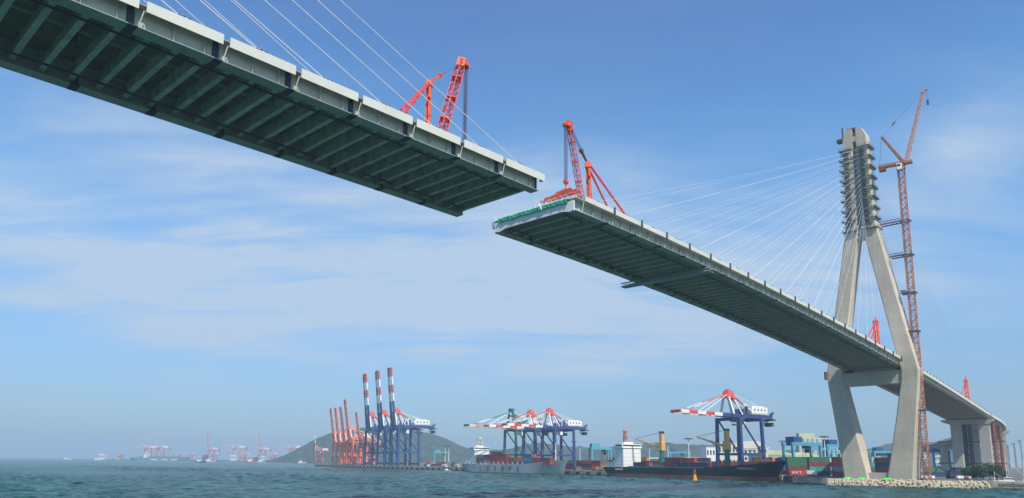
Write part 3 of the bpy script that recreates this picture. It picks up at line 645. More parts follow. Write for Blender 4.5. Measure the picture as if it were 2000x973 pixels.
# machinery deck, cab, A-frame and luffing jib (pointing along the bridge axis, away and to the right)
dj = (P(.22, -1, 0)-P(0, 0, 0)).normalized()
top = P(PT, TL, zt_+2)
mb = MB(); mb.beam(top-dj*(-5.0), top-dj*9.5, 3.0, 1.2); mb.build('machinery_deck', tower_m, tcn)
mb = MB(); mb.beam(top-dj*9.2+Vector((0, 0, -1.0)), top-dj*6.2+Vector((0, 0, -1.0)), 2.8, 2.6); mb.build('counterweight', rust_m, tcn)
mb = MB(); mb.beam(top-dj*1.2-P(1.8, 0, 0)*1+Vector((0, 0, -2.1)), top-dj*(-1.0)-P(1.8, 0, 0)+Vector((0, 0, -2.1)), 2.0, 3.0); mb.build('operator_cab', white_m, tcn)
mb = MB(); mb.beam(top-dj*.8-P(2.85, 0, 0)+Vector((0, 0, -1.6)), top+dj*.6-P(2.85, 0, 0)+Vector((0, 0, -1.6)), .1, 1.1); mb.build('cab_window', glass_m, tcn)
mb = MB()
for ds in (-1.3, 1.3): mb.lattice(top+P(ds, 0, 0)+dj*1.5, top-dj*7.0+Vector((0, 0, 15)), .9, .6, 8, .16)
mb.build('a_frame', tower_m, tcn)
mb = MB(); tip = top+dj*12.2+Vector((0, 0, 34.5)); mb.lattice(top+dj*2.5+Vector((0, 0, .6)), tip, 1.5, 1.0, 20, .14, yref=P(1, 0, 0)); mb.beam(tip, tip+dj*1.6, 1.2, .8)
mb.build('luffing_jib', mat('pale_orange_paint', (.60, .31, .22), .6), tcn)
mb = MB(); ap = top-dj*7.0+Vector((0, 0, 15))
mb.tube(ap, tip, .05, n=5); mb.tube(ap, top-dj*9, .08, n=5); mb.build('pendant_rope', rope_m, tcn)
mb = MB(); k = ap+(tip-ap)*.25; mb.beam(k, k+(tip-ap).normalized()*2.0, .5, .5); mb.build('pendant_block', dark_m, tcn)
mb = MB(); e = tip+dj*1.3; mb.tube(e, e-Vector((0, 0, 6)), .05, n=5); mb.beam(e-Vector((0, 0, 5.5)), e-Vector((0, 0, 8)), .7, .7); mb.build('hook_block', dark_m, tcn)

# ------------------------------------------------------------------ approach viaduct, curving left and down behind the pier
SE = 1130.
zA = lambda s: float(np.interp(s, [548, 605, 700, 780, 860, 960, 1130], [ztr(548), 36.6, 30.5, 24.5, 20.0, 17.0, 15.0]))
av = thing('approach_viaduct', 'curved concrete approach viaduct sweeping left and downhill behind the bridge pier', 'viaduct', PC(640, LC, 20), world=True)
long(MB(), 548.05, SE, LN+2.5, LF-2.5, lambda s: zA(s)-3.0, lambda s: zA(s)-1.1).build('box_girder', pier_m, av)
long(MB(), 548.05, SE, LN+.2, LF-.2, lambda s: zA(s)-1.1, lambda s: zA(s)-.5).build('deck_slab', concrete_m, av)
for L in (LN, LF-.3):
    long(MB(), 548.05, SE, L, L+.3, lambda s: zA(s)-1.3, lambda s: zA(s)+.3).build('parapet', fascia_m, av)
for k in range(12):
    s_ = 556+k*9; MB().beam(PC(s_, LN+.6, zA(s_)-.2), PC(s_, LN+.6, zA(s_)+1.0), .4, .4).build('kerb_post', dark_m, av)
def pier(s_, label, w_=1.0, cap=True):
    t = thing('bridge_pier', label, 'pier', PC(s_, LC, 3), world=True, group='concrete piers under the viaduct')
    zt_ = (ztr(s_)-3.6) if s_ < 548 else zA(s_)-3.02
    for L in (LC-9.2, LC+6.4):
        mb = MB(); a, b = PC(s_, L, 2.4), PC(s_, L, zt_-2.9)
        u = (PC(s_+1, L, 0)-PC(s_, L, 0)); n = (PC(s_, L+1, 0)-PC(s_, L, 0))
        hw, hd, hw2 = 2.7*w_, 1.9, 2.9*w_
        mb.hexa([a-u*hd-n*hw, a+u*hd-n*hw, a+u*hd+n*hw, a-u*hd+n*hw, b-u*hd-n*hw2, b+u*hd-n*hw2, b+u*hd+n*hw2, b-u*hd+n*hw2]).build('column', pier_m, t)
    u = (PC(s_+1, LC, 0)-PC(s_, LC, 0)); mb = MB()
    pts = [(LC-12.3, zt_-2.92), (LC+9.6, zt_-2.92), (LC+14.3, zt_-1.0), (LC+14.3, zt_), (LC-14.5, zt_), (LC-14.5, zt_-1.0)]
    vs = [PC(s_, L, z)-u*2.2 for L, z in pts]+[PC(s_, L, z)+u*2.2 for L, z in pts]
    mb.add(vs, [tuple(range(6)), tuple(range(11, 5, -1))]+[(k, 6+k, 6+(k+1) % 6, (k+1) % 6) for k in range(6)]).build('cap_beam', pier_m, t)
    return t
pier(541, 'grey concrete bridge pier with two square columns at the end of the side span')
pier(606, 'concrete viaduct pier just behind the end pier, half hidden by steel falsework')
for i, s_ in enumerate((665, 725, 790, 855, 920)):
    pier(s_, ['viaduct pier where the curve begins, second behind the end pier', 'viaduct pier halfway round the curve', 'lower viaduct pier further round the curve to the left', 'low viaduct pier left of the tower crane', 'lowest viaduct pier furthest left behind the pylon'][i], .8)
for i, (s_, L, m_) in enumerate(((566, 116.8, dark_m), (560, 102.2, rust_m), (580, 102.0, rust_m))):
    t = thing('falsework_tower', ['dark steel falsework tower between the pier columns', 'rusty red steel falsework tower right of the end pier', 'rusty red steel falsework tower further back under the curve'][i], 'falsework', PC(s_, L, 3), world=True)
    for a in (-1.6, 1.6):
        for b in (-1.6, 1.6): MB().tube(PC(s_+a, L+b, 2.5), PC(s_+a, L+b, zA(max(s_, 548))-3.3), (1.0 if i == 0 else .7), n=10).build('tube_column', m_, t)
    for z in (8, 14, 20.5, 27):
        MB().beam(PC(s_-1.6, L-2.6, z), PC(s_-1.6, L+3.4, z), .6, .6).build('cross_tie', dark_m, t)
        if z < 27:
            mb = MB(); mb.beam(PC(s_-1.6, L-1.6, z), PC(s_-1.6, L+1.6, z+6), .3); mb.beam(PC(s_+1.6, L+1.6, z), PC(s_+1.6, L-1.6, z+6), .3); mb.build('brace', m_, t)
    if i == 0:
        pass
for i, z in enumerate((11.0, 24.5)):
    MB().beam(PC(545, 92.5, z), PC(545, 130, z), .7, .7).build('tie_beam', dark_m, [o for o in WORLD_THINGS if o.name.startswith('falsework_tower')][0])

# ------------------------------------------------------------------ water, land, quays
Q0, Q1 = Vector((-291, 1109)), Vector((151, 415))
QD = (Q1-Q0).normalized(); QN = Vector((QD.y, -QD.x))      # QN points out over the water
if QN.x > 0: QN = -QN
QLEN = (Q1-Q0).length
def qp(t, off=0., z=0.): p = Q0+QD*t+QN*off; return Vector((p.x, p.y, z))   # off>0 over the water
def qt(px, off=0.):
    "station on the quay seen at picture column px"
    k = (px-1000)/F_PX; lo, hi = -200, QLEN+60
    for _ in range(50):
        mid = (lo+hi)/2; p = qp(mid, off)
        if p.x/p.y < k: lo = mid
        else: hi = mid
    return lo
QROT = math.atan2(QD.y, QD.x); NROT = math.atan2(QN.y, QN.x)
LAND = [(-291, 1109), (151, 415), (153, 398), (139, 367), (149, 352), (196, 314), (214, 299), (330, 262), (700, 200), (3200, 200), (3600, 4200), (-500, 4200), (-700, 3000), (-420, 1900), (-350, 1400)]
land = MB(); n = len(LAND)
land.add([(x, y, 3.2) for x, y in LAND]+[(x, y, -.8) for x, y in LAND], [tuple(range(n))]+[(i, n+i, n+(i+1) % n, (i+1) % n) for i in range(n)])
structure(land.build('ground', yard_m))
def wave_mat():
    M = bpy.data.materials.new('sea_water'); M.use_nodes = True; t = M.node_tree; b = t.nodes['Principled BSDF']
    g = t.nodes.new('ShaderNodeNewGeometry')
    def noise(sc_, st, det, rough=.55, dist=0.):
        mp = t.nodes.new('ShaderNodeMapping'); mp.inputs['Scale'].default_value = st; t.links.new(g.outputs['Position'], mp.inputs[0])
        no = t.nodes.new('ShaderNodeTexNoise'); no.inputs['Scale'].default_value = sc_; no.inputs['Detail'].default_value = det; no.inputs['Roughness'].default_value = rough; no.inputs['Distortion'].default_value = dist
        t.links.new(mp.outputs[0], no.inputs[0]); return no.outputs[0]
    big = noise(.02, (.6, .35, 1), 4); mid = noise(.13, (1, .30, 1), 8, .72, .6)
    mi = t.nodes.new('ShaderNodeMix'); mi.data_type = 'RGBA'; mr = t.nodes.new('ShaderNodeMapRange'); mr.inputs[1].default_value = .40; mr.inputs[2].default_value = .60; t.links.new(mid, mr.inputs[0]); t.links.new(mr.outputs[0], mi.inputs[0])
    mi.inputs[6].default_value = (.004, .032, .030, 1); mi.inputs[7].default_value = (.022, .095, .086, 1)
    m2 = t.nodes.new('ShaderNodeMix'); m2.data_type = 'RGBA'; m2.blend_type = 'MULTIPLY'; m2.inputs[0].default_value = .35
    t.links.new(mi.outputs[2], m2.inputs[6]); cr = t.nodes.new('ShaderNodeMapRange'); cr.inputs[1].default_value = .35; cr.inputs[2].default_value = .65; cr.inputs[3].default_value = .7; cr.inputs[4].default_value = 1.25
    t.links.new(big, cr.inputs[0]); cc_ = t.nodes.new('ShaderNodeCombineColor'); [t.links.new(cr.outputs[0], cc_.inputs[i]) for i in range(3)]; t.links.new(cc_.outputs[0], m2.inputs[7])
    t.links.new(m2.outputs[2], b.inputs['Base Color']); b.inputs['Roughness'].default_value = .26; b.inputs['Specular IOR Level'].default_value = .2; b.inputs['IOR'].default_value = 1.333
    bp = t.nodes.new('ShaderNodeBump'); bp.inputs['Strength'].default_value = .6; bp.inputs['Distance'].default_value = 1.2; t.links.new(mid, bp.inputs['Height'])
    fine = noise(.6, (1, .6, 1), 4); bp2 = t.nodes.new('ShaderNodeBump'); bp2.inputs['Strength'].default_value = .6; bp2.inputs['Distance'].default_value = .35; t.links.new(fine, bp2.inputs['Height']); t.links.new(bp.outputs[0], bp2.inputs['Normal'])
    t.links.new(bp2.outputs[0], b.inputs['Normal']); return M
def make_water():
    rng = np.random.RandomState(11)
    Ys = [150.]
    while Ys[-1] < 1100: Ys.append(Ys[-1]*1.0038)
    Ys = np.array(Ys); U = np.linspace(-.95, .95, 760); X = U[None, :]*Ys[:, None]; Y = np.repeat(Ys[:, None], len(U), 1); Z = np.zeros_like(X)
    for _ in range(64):
        lam = 1.8*(10**rng.uniform(0, .95)); th = rng.normal(R(75), .55); k = 2*math.pi/lam; ph = rng.uniform(0, 6.28)
        amp = .0105*lam**.95*rng.uniform(.5, 1.2)
        Z += amp*np.sin(k*(X*math.cos(th)+Y*math.sin(th))+ph+.5*np.sin((X*.013+Y*.021)*rng.uniform(.5, 1.5)+ph))
    patch = .75+.35*np.sin(X*.011+1.3)*np.sin(Y*.017+X*.004)+.25*np.sin(X*.031+Y*.023+2)
    Z *= patch
    fu = np.clip((.95-np.abs(U))/.05, 0, 1)[None, :]; fy = np.clip((Ys-150)/30, 0, 1)*np.clip((1100-Ys)/250, 0, 1); Z *= fu*fy[:, None]
    ny, nx = X.shape; V = np.stack([X, Y, Z], -1).reshape(-1, 3)
    idx = np.arange(ny*nx).reshape(ny, nx); q = np.stack([idx[:-1, :-1], idx[:-1, 1:], idx[1:, 1:], idx[1:, :-1]], -1).reshape(-1, 4)
    n0 = len(V); y0, y1 = Ys[0], Ys[-1]
    ex = np.array([(-11000, -600, 0), (11000, -600, 0), (11000, y0, 0), (11000, y1, 0), (11000, 12000, 0), (-11000, 12000, 0), (-11000, y1, 0), (-11000, y0, 0)], float)
    V = np.vstack([V, ex]); a, b, c, d = idx[0, 0], idx[0, -1], idx[-1, -1], idx[-1, 0]
    q = np.vstack([q, [[n0, n0+1, n0+2, n0+7], [n0+7, a, d, n0+6], [b, n0+2, n0+3, c], [n0+6, n0+3, n0+4, n0+5]]])
    me = bpy.data.meshes.new('water'); me.vertices.add(len(V)); me.vertices.foreach_set('co', V.ravel()); me.loops.add(q.size); me.loops.foreach_set('vertex_index', q.ravel().astype(np.int32))
    me.polygons.add(len(q)); me.polygons.foreach_set('loop_start', np.arange(0, q.size, 4, dtype=np.int32)); me.polygons.foreach_set('loop_total', np.full(len(q), 4, dtype=np.int32))
    me.update(calc_edges=True); me.shade_smooth(); me.materials.append(wave_mat()); return link('water', me)
structure(make_water())

# quay wall in caisson blocks with dark fender recesses
qw = thing('quay_wall', 'long pale concrete quay wall with dark fender recesses along the harbour', 'quay wall', qp(0, 0, 0), world=True)
BL = 12.9; nq = int(QLEN/BL)
for i in range(nq+1):
    a, b = i*BL, min((i+1)*BL-.25, QLEN+.0)
    if b-a < 3: continue
    mb = MB(); mb.hexa([qp(a, -1, -.5), qp(b, -1, -.5), qp(b, 1.2, -.5), qp(a, 1.2, -.5), qp(a, -1, 3.55), qp(b, -1, 3.55), qp(b, 1.2, 3.55), qp(a, 1.2, 3.55)]).build('quay_block', quay_m, qw)
    mb = MB(); mb.hexa([qp(a+4.3, 1.21, .2), qp(a+8.6, 1.21, .2), qp(a+8.6, 1.75, .2), qp(a+4.3, 1.75, .2), qp(a+4.3, 1.21, 2.5), qp(a+8.6, 1.21, 2.5), qp(a+8.6, 1.75, 2.5), qp(a+4.3, 1.75, 2.5)]).build('fender', rubber_m, qw)
pw = thing('quay_wall', 'low grey-brown quay wall between the black ship\'s bow and the tetrapod bank', 'quay wall', (145, 380, 0), world=True)
for i, ((x0, y0), (x1, y1)) in enumerate((((152.5, 414), (153, 398)), ((153, 398), (139, 367)), ((139, 367), (149.5, 352)))):
    mb = MB(); d = Vector((x1-x0, y1-y0)); nn = Vector((d.y, -d.x)).normalized(); nn = nn if nn.y < 0 or nn.x < 0 else -nn
    for k in range(3):
        a = Vector((x0, y0))+d*(k/3); b = Vector((x0, y0))+d*((k+1)/3-.01)
        MB().hexa([(a.x, a.y, -.5), (b.x, b.y, -.5), (b.x+nn.x, b.y+nn.y, -.5), (a.x+nn.x, a.y+nn.y, -.5), (a.x, a.y, 3.4), (b.x, b.y, 3.4), (b.x+nn.x, b.y+nn.y, 3.4), (a.x+nn.x, a.y+nn.y, 3.4)]).build('quay_block', quay_m, pw)
rw = thing('quay_wall', 'pale concrete quay wall with dark lettering at the right edge beside the moored boats', 'quay wall', (205, 305, 0), world=True)
for a, b in (((196, 313.2), (205, 305.8)), ((205.2, 305.6), (213.8, 298.6)), ((214, 298.4), (240, 289))):
    d = Vector((b[0]-a[0], b[1]-a[1])).normalized(); nn = Vector((d.y, -d.x))
    MB().hexa([(a[0], a[1], -.5), (b[0], b[1], -.5), (b[0]+nn.x*-1, b[1]+nn.y*-1, -.5), (a[0]-nn.x, a[1]-nn.y, -.5), (a[0], a[1], 3.4), (b[0], b[1], 3.4), (b[0]-nn.x, b[1]-nn.y, 3.4), (a[0]-nn.x, a[1]-nn.y, 3.4)]).build('quay_block', quay_m, rw)
d = Vector((213.8-196, 298.6-313.2)).normalized()
# illegible dark block letters on the wall
me = text_mesh('XOOZSOIOIG', 1.5, dark_m); o = link('lettering', me, rw, Vector((204.6+d.y*.08, 306.15-d.x*.08, 1.9))-Vector(rw.location)); o.rotation_euler = (R(90), 0, math.atan2(d.y, d.x))

def tide_band(M, z=.75, soft=.5):
    "dark algae and wet stain up to the high-water mark"
    t = M.node_tree; b = t.nodes['Principled BSDF']; src = b.inputs['Base Color'].links[0].from_socket
    g = t.nodes.new('ShaderNodeNewGeometry'); se = t.nodes.new('ShaderNodeSeparateXYZ'); t.links.new(g.outputs['Position'], se.inputs[0])
    no = t.nodes.new('ShaderNodeTexNoise'); no.inputs['Scale'].default_value = .8; t.links.new(g.outputs['Position'], no.inputs[0])
    ad_ = t.nodes.new('ShaderNodeMath'); ad_.operation = 'ADD'; t.links.new(se.outputs[2], ad_.inputs[0]); t.links.new(no.outputs[0], ad_.inputs[1])
    mr = t.nodes.new('ShaderNodeMapRange'); mr.inputs[1].default_value = z+.5-soft/2; mr.inputs[2].default_value = z+.5+soft/2; t.links.new(ad_.outputs[0], mr.inputs[0])
    mi = t.nodes.new('ShaderNodeMix'); mi.data_type = 'RGBA'; t.links.new(mr.outputs[0], mi.inputs[0]); mi.inputs[6].default_value = (.06, .065, .04, 1); t.links.new(src, mi.inputs[7]); t.links.new(mi.outputs[2], b.inputs['Base Color'])
tide_band(tetra_m, .55); tide_band(quay_m, .8)
# tetrapod bank in front of the pylon
def tetrapod():
    mb = MB(); c = Vector((0, 0, 0))
    for d_ in ((0, 0, 1), (.943, 0, -.333), (-.471, .816, -.333), (-.471, -.816, -.333)):
        mb.tube(Vector(d_)*.1, Vector(d_)*1.7, .78, .46, n=7)
    return mb.mesh('tetrapod', tetra_m)
tm_ = tetrapod()
F0, F1 = Vector((147.5, 347.5)), Vector((197.5, 310.5)); fd = (F1-F0); fl = fd.length; fd.normalize(); fn = Vector((fd.y, -fd.x)); fn = fn if fn.y < 0 else -fn
nt_ = 30
bank = MB(); q = lambda p, z: (p.x, p.y, z)
bank.hexa([q(F0-fn*0, -.6), q(F1-fn*0, -.6), q(F1+fn*5, -.6), q(F0+fn*5, -.6), q(F0-fn*0, 3.3), q(F1-fn*0, 3.3), q(F1+fn*.6, 3.1), q(F0+fn*.6, 3.1)]); structure(bank.build('shore_bank', quay_m))
rowl = ['top', 'upper middle', 'lower middle', 'waterline']
for r_ in range(4):
    for i in range(nt_):
        p = F0+fd*((i+.5+(r_ % 2)*.5+random.uniform(-.2, .2))*fl/nt_)+fn*(0.9+r_*1.45+random.uniform(-.3, .3))
        o = link('tetrapod', tm_, None, (p.x, p.y, 2.35-r_*.82+random.uniform(-.2, .2)))
        o.rotation_euler = [random.uniform(0, 6.28) for _ in range(3)]; s_ = random.uniform(.70, .92); o.scale = (s_,)*3
        tag(o, 'pale concrete tetrapod, %s from left in the %s row of the bank' % (ORD[i], rowl[r_]), 'tetrapod', 'tetrapods banked in front of the pylon')
for i, (L, s_) in enumerate(((123.5, 357), (117.5, 357.5), (106.5, 357))):
    t = MB(); n_ = 9; p = P(s_, L, 3.2); vs = [(math.cos(a*.7)*random.uniform(1.8, 2.6), math.sin(a*.7)*random.uniform(1.0, 1.5), 0) for a in range(n_)]
    t.add(vs+[(x*.6, y*.6, random.uniform(.5, .9)) for x, y, z in vs], [(k, (k+1) % n_, n_+(k+1) % n_, n_+k) for k in range(n_)]+[tuple(range(n_, 2*n_))])
    o = t.build('tarpaulin', tarp_m, None, loc=p); tag(o, ['bright green tarpaulin heap left of the pylon\'s left foot', 'bright green tarpaulin heap against the pylon\'s left foot', 'bright green tarpaulin heap by the pylon\'s right foot'][i], 'tarpaulin', 'green tarpaulins at the pylon feet')

# ------------------------------------------------------------------ hills
def px2x(px, Y): return (px-1000)/F_PX*Y
def pz(px, py, Y):      # height of a point seen at (px,py) at distance Y
    hz = 901.2+.0081*(px-1000); return CAM_H+(hz-py)/F_PX*Y*.985
def hill(label, Y, prof, depth=500, seed=1, m=hill_m):
    rng = np.random.RandomState(seed); xs = np.linspace(prof[0][0], prof[-1][0], 90); hs_ = np.interp(xs, [p[0] for p in prof], [p[1] for p in prof])
    k = np.ones(7)/7; hs_ = np.convolve(np.pad(hs_, 3, mode='edge'), k, 'valid')
    vs = []; fs = []; nv = 22
    bumps = [(rng.uniform(.004, .03), rng.uniform(0, 6.3), rng.uniform(.004, .03), rng.uniform(0, 6.3)) for _ in range(14)]
    for j in range(nv):
        v = j/(nv-1)
        for i, px in enumerate(xs):
            y = Y-depth*.5+depth*v*1.0; x = px2x(px, Y)+(v-.5)*30
            top_ = max(0, pz(px, hs_[i], Y)-2)
            e = math.sin(math.pi*v)**.7
            nz = sum(math.sin(a*x+b)*math.sin(c*y+d) for a, b, c, d in bumps)
            vs.append((x, y, 1.5+top_*e*(1+.03*nz*(1-e*.6))+nz*1.2*e+rng.uniform(0, 4.5)*e))
    nx = len(xs)
    for j in range(nv-1):
        for i in range(nx-1): fs.append((j*nx+i, j*nx+i+1, (j+1)*nx+i+1, (j+1)*nx+i))
    o = MB().add(vs, fs).build('hill', m, None, smooth=True); structure(o); o['label'] = label
hill('', 2500, [(575, 899), (590, 893), (610, 875), (628, 858), (645, 846), (670, 838), (700, 834), (740, 836), (780, 842), (830, 850), (860, 855), (885, 868), (915, 878), (950, 880), (985, 881), (1010, 878), (1035, 868), (1060, 866), (1090, 874), (1120, 877), (1160, 880), (1230, 886)], seed=3)
hill('', 2300, [(1120, 890), (1160, 880), (1200, 873), (1250, 869), (1290, 866), (1340, 868), (1390, 872), (1440, 878), (1500, 884), (1560, 880), (1620, 884), (1690, 880), (1720, 873), (1745, 868), (1790, 862), (1812, 870), (1850, 873), (1890, 880), (1930, 885), (2000, 892), (2060, 896)], seed=5)
# far low shore at the left
mb = MB(); vs = []
for x, y in ((-2050, 3650), (-1250, 3150), (-900, 3000), (-500, 2900), (-380, 3900), (-2100, 4400)): vs.append((x, y))
n = len(vs); mb.add([(x, y, 3) for x, y in vs]+[(x, y, -.8) for x, y in vs], [tuple(range(n))]+[(i, n+i, n+(i+1) % n, (i+1) % n) for i in range(n)]); structure(mb.build('far_shore', yard_m))

# ------------------------------------------------------------------ quay cranes. local +x points out over the water, y along the quay
def sts(label, loc, rz, body, k=1., raised=False, boomc=(red_m, white_m), apexc=red_m, aframe='diamond', simple=False, legc=None, wy=19., group='ship-to-shore gantry cranes on the quay', ang=80, house=white_m, thick=1.):
    t = thing('gantry_crane', label, 'gantry crane', loc, rz, group)
    G, W, H, A, OUT, BACK = 20*k, wy*k, 34*k, 50.5*k, 42*k, 17*k
    lc = legc or body
    for x in (0, -G):
        for y in (-W/2, W/2):
            MB().beam((x, y, 1.2), (x*.97-.1, y*.93, H), 1.9*k*thick, 1.7*k*thick, 1.7*k*thick, 1.5*k*thick).build('leg', lc, t)
    for x in (0, -G): MB().box(x, 0, 2.0*k, 1.8*k, W+3*k, 1.8*k).build('sill_beam', body, t)
    for x in (0, -G):
        MB().box(x*.985, 0, 12*k, 1.1*k, W*.96-1.7*k, 1.3*k).build('cross_tie', body, t)
    for y in (-W/2*.97, W/2*.97):
        MB().box(-G/2, y, 12*k, G-1.9*k, 1.1*k, 1.4*k).build('portal_beam', body, t)
        MB().beam((-G+1, y*.97, 12.5*k), (-1, y*.96, H-1.0), .8*k*thick, .8*k*thick).build('diagonal_brace', body, t)
    for x in (0, -G): MB().box(x*.97, 0, H-1.0*k, 1.6*k, W*.93+1, 1.8*k).build('head_beam', body, t)
    wheel = MB()
    for x in (0, -G):
        for y in (-W/2, W/2):
            for q in (-1.5, -.5, .5, 1.5): wheel.tube((x-.35, y+q, .55), (x+.35, y+q, .55), .5, n=8)
    wheel.build('bogie', dark_m, t)
    yb = 3.2*k
    mb = MB()
    for y in (-yb, yb): mb.box((-G-BACK+2*k)/2, y, H+1.2*k, G+BACK+2*k, 1.1*k, 2.2*k)
    for q in range(9): mb.box(-G-BACK+2+q*(G+BACK)/8.3, 0, H+1.4*k, .6*k, 2*yb-1.1*k, .8*k)
    mb.build('girder', body, t)
    a = R(ang) if raised else R(1.0); c, s = math.cos(a), math.sin(a); nseg = 6 if not raised else 7
    L0 = OUT/ nseg if not raised else OUT*1.22/nseg
    hx, hz = 1.6*k, H+1.4*k
    for i in range(nseg):
        mb = MB(); m_ = boomc[i % 2]
        if raised and i < 3: m_ = body
        if not raised and i < 1: m_ = body if len(boomc) < 3 else boomc[i % 2]
        for y in (-yb, yb):
            p0 = (hx+c*L0*i, y, hz+s*L0*i); p1 = (hx+c*(L0*(i+1)-.12), y, hz+s*(L0*(i+1)-.12))
            mb.beam(p0, p1, (1.3 if raised else 1.0)*k, (2.3 if raised else 2.0)*k)
        mb.beam((hx+c*L0*(i+.5), -yb+.5*k, hz+s*L0*(i+.5)), (hx+c*L0*(i+.5), yb-.5*k, hz+s*L0*(i+.5)), .5*k)
        mb.build('boom_section', m_, t)
    tipx, tipz = hx+c*L0*nseg, hz+s*L0*nseg
    MB().beam((tipx, -yb-.5*k, tipz), (tipx, yb+.5*k, tipz), 1.6*k, 1.6*k).build('boom_end', apexc, t)
    # walkway rails on the boom
    # apex frame
    ax = -1.0*k
    if aframe == 'diamond':
        for y in (-1, 1):
            MB().beam((.5*k, y*yb*1.6, H+2*k), (ax+2*k, y*2.0*k, A-4*k), 1.0*k, 1.0*k).build('mast_leg', white_m, t)
            MB().beam((-G*.42, y*yb*1.3, H+2*k), (ax-2*k, y*2.0*k, A-4*k), .8*k, .8*k).build('mast_leg', white_m, t)
        mb = MB(); mb.hexa([(ax-4*k, -2.6*k, A-4.5*k), (ax+4*k, -2.6*k, A-4.5*k), (ax+4*k, 2.6*k, A-4.5*k), (ax-4*k, 2.6*k, A-4.5*k), (ax-2*k, -1.8*k, A), (ax+2*k, -1.8*k, A), (ax+2*k, 1.8*k, A), (ax-2*k, 1.8*k, A)])
        mb.box(ax, 0, A+.5*k, 2.6*k, 1*k, 1*k); mb.box(ax-3.6*k, 0, A-4.9*k, 3*k, 6*k, .5*k)
        for q in (-3, 0, 3): mb.beam((ax+q*k, -2.4*k, A-4*k), (ax+q*.5*k, -1*k, A+1.0*k), .3*k)
        mb.build('mast_head', apexc, t)
    else:
        for y in (-1, 1): MB().beam((.5*k, y*W*.3, H+1*k), (ax, y*2.6*k, A), 1.2*k, 1.1*k).build('mast_leg', body, t)
        for z in (.35, .7, 1.0): MB().box(ax*z, 0, H+(A-H)*z, 1*k, W*.55*(1-z)+5.2*k*z, 1.1*k).build('mast_tie', body, t)
        MB().box(ax, 0, A+.8*k, 4*k, 4*k, 1.4*k).build('mast_head', body, t)
        MB().beam((-G*.5, 0, H+2), (ax, 0, A-1), .9*k, .9*k).build('mast_leg', body, t)
    # forestays and backstays
    ms = (ax, A-2*k)
    if not raised:
        for y in (-1, 1):
            for i, fx in enumerate((.52, .88)):
                e = (hx+OUT*fx, y*yb, hz+1.1*k); b0 = Vector((ax+2*k, y*1.6*k, A-2*k)); e = Vector(e)
                mb = MB(); mb.beam(b0, b0+(e-b0)*.5, .34*k, .34*k); mb.beam(b0+(e-b0)*.82, e, .34*k, .34*k); mb.build('forestay', apexc if i else white_m, t)
                MB().beam(b0+(e-b0)*.5, b0+(e-b0)*.82, .40*k, .40*k).build('forestay', white_m, t)
    for y in (-1, 1):
        b0 = Vector((ax-2*k, y*1.6*k, A-3*k)); e = Vector((-G-2*k, y*yb, H+2.4*k))
        MB().beam(b0, b0+(e-b0)*.45, .7*k, .7*k).build('backstay', apexc, t)
        MB().beam(b0+(e-b0)*.45, e, .7*k, .7*k).build('backstay', white_m if aframe == 'diamond' else body, t)
        e2 = Vector((-G-BACK+6*k, y*yb, H+6*k)); MB().beam(b0+Vector((0, 0, k)), e2, .25*k, .25*k).build('backstay', white_m, t)
    if raised:
        for y in (-1, 1): MB().beam((ax, y*1.6*k, A-1*k), (hx+c*L0*2.2, y*yb, hz+s*L0*2.2), .3*k).build('forestay', white_m, t)
    # machinery house, cab, trolley, end catwalk
    hs_ = MB(); hs_.box(-G-5.0*k, 0, H+4.9*k, 15*k, 7.4*k, 4.6*k); hs_.box(-G-5*k, 0, H+7.5*k, 11*k, 5*k, .6*k); ho = hs_.build('machinery_house', house, t)
    mb = MB()
    for q in range(4): mb.box(-G-10*k+q*3.2*k, 0, H+5.4*k, 1.2*k, 7.46*k, 1.1*k)
    mb.build('window', glass_m, ho)
    mb = MB(); mb.box(-7*k, 0, H-1.4*k, 6*k, 5*k, 1.6*k); mb.box(-7*k, 0, H-4.2*k, 5*k, 2.6*k, .7*k)
    for q in (-2, 2):
        for y in (-1, 1): mb.tube((-7*k+q*k, y*k, H-4*k), (-7*k+q*k, y*k, H-1.5*k), .12*k, n=5)
    mb.build('trolley', dark_m, t)
    MB().box(-11.8*k, 1.0, H-3.6*k, 2.6*k, 2.4*k, 2.8*k).build('operator_cab', white_m, t)
    mb = MB()
    mb.box(-G-BACK-.5*k, 0, H-.3*k, 4*k, 8*k, 1.0*k); mb.box(-G-BACK-1*k, 0, H-3.2*k, 2.5*k, 5*k, 2.4*k)
    for q in range(5): mb.beam((-G-BACK-2*k+q*k, -3.6*k, H-3.5*k), (-G-BACK-2*k+q*k*.6, 3.6*k, H+4.5*k), .22*k)
    mb.build('rope_tower', dark_m, t)
    # railings along the girder top
    mb = MB()
    for y in (-yb-.9*k, yb+.9*k):
        mb.box((-G-BACK)/2, y, H+3.4*k, G+BACK, .1*k, .1*k)
        for q in range(16): mb.box(-G-BACK+1+q*(G+BACK)/15.5, y, H+2.6*k, .12*k, .12*k, 1.7*k)
    for q, hh in ((.15, 3), (.3, 4.5), (.42, 3.4), (.6, 5)): mb.box(-G*q-2, yb*.8, H+2.3*k+hh*k/2, 1.4*k, 1.4*k, hh*k)
    mb.build('handrail', body, t)
    # stair zigzag on a landside leg
    mb = MB()
    for q in range(6):
        z0 = 3*k+q*5*k; mb.beam((-G+1.6*k, -W/2*.95+(0 if q % 2 else 3)*k, z0), (-G+1.6*k, -W/2*.95+(3 if q % 2 else 0)*k, z0+5*k), .5*k, .15*k)
    mb.build('stair', body, t)
    return t
OFFC = -3.5
def crane_at(px, **kw):
    k = kw.get('k', 1.); t0 = qt(px, OFFC); p = qp(t0+kw.pop('wy', 19.)*k/2, OFFC, 3.3)
    kw.setdefault('rz', NROT); label = kw.pop('label'); body = kw.pop('body'); rz = kw.pop('rz')
    return sts(label, p, rz, body, wy=19., **kw)
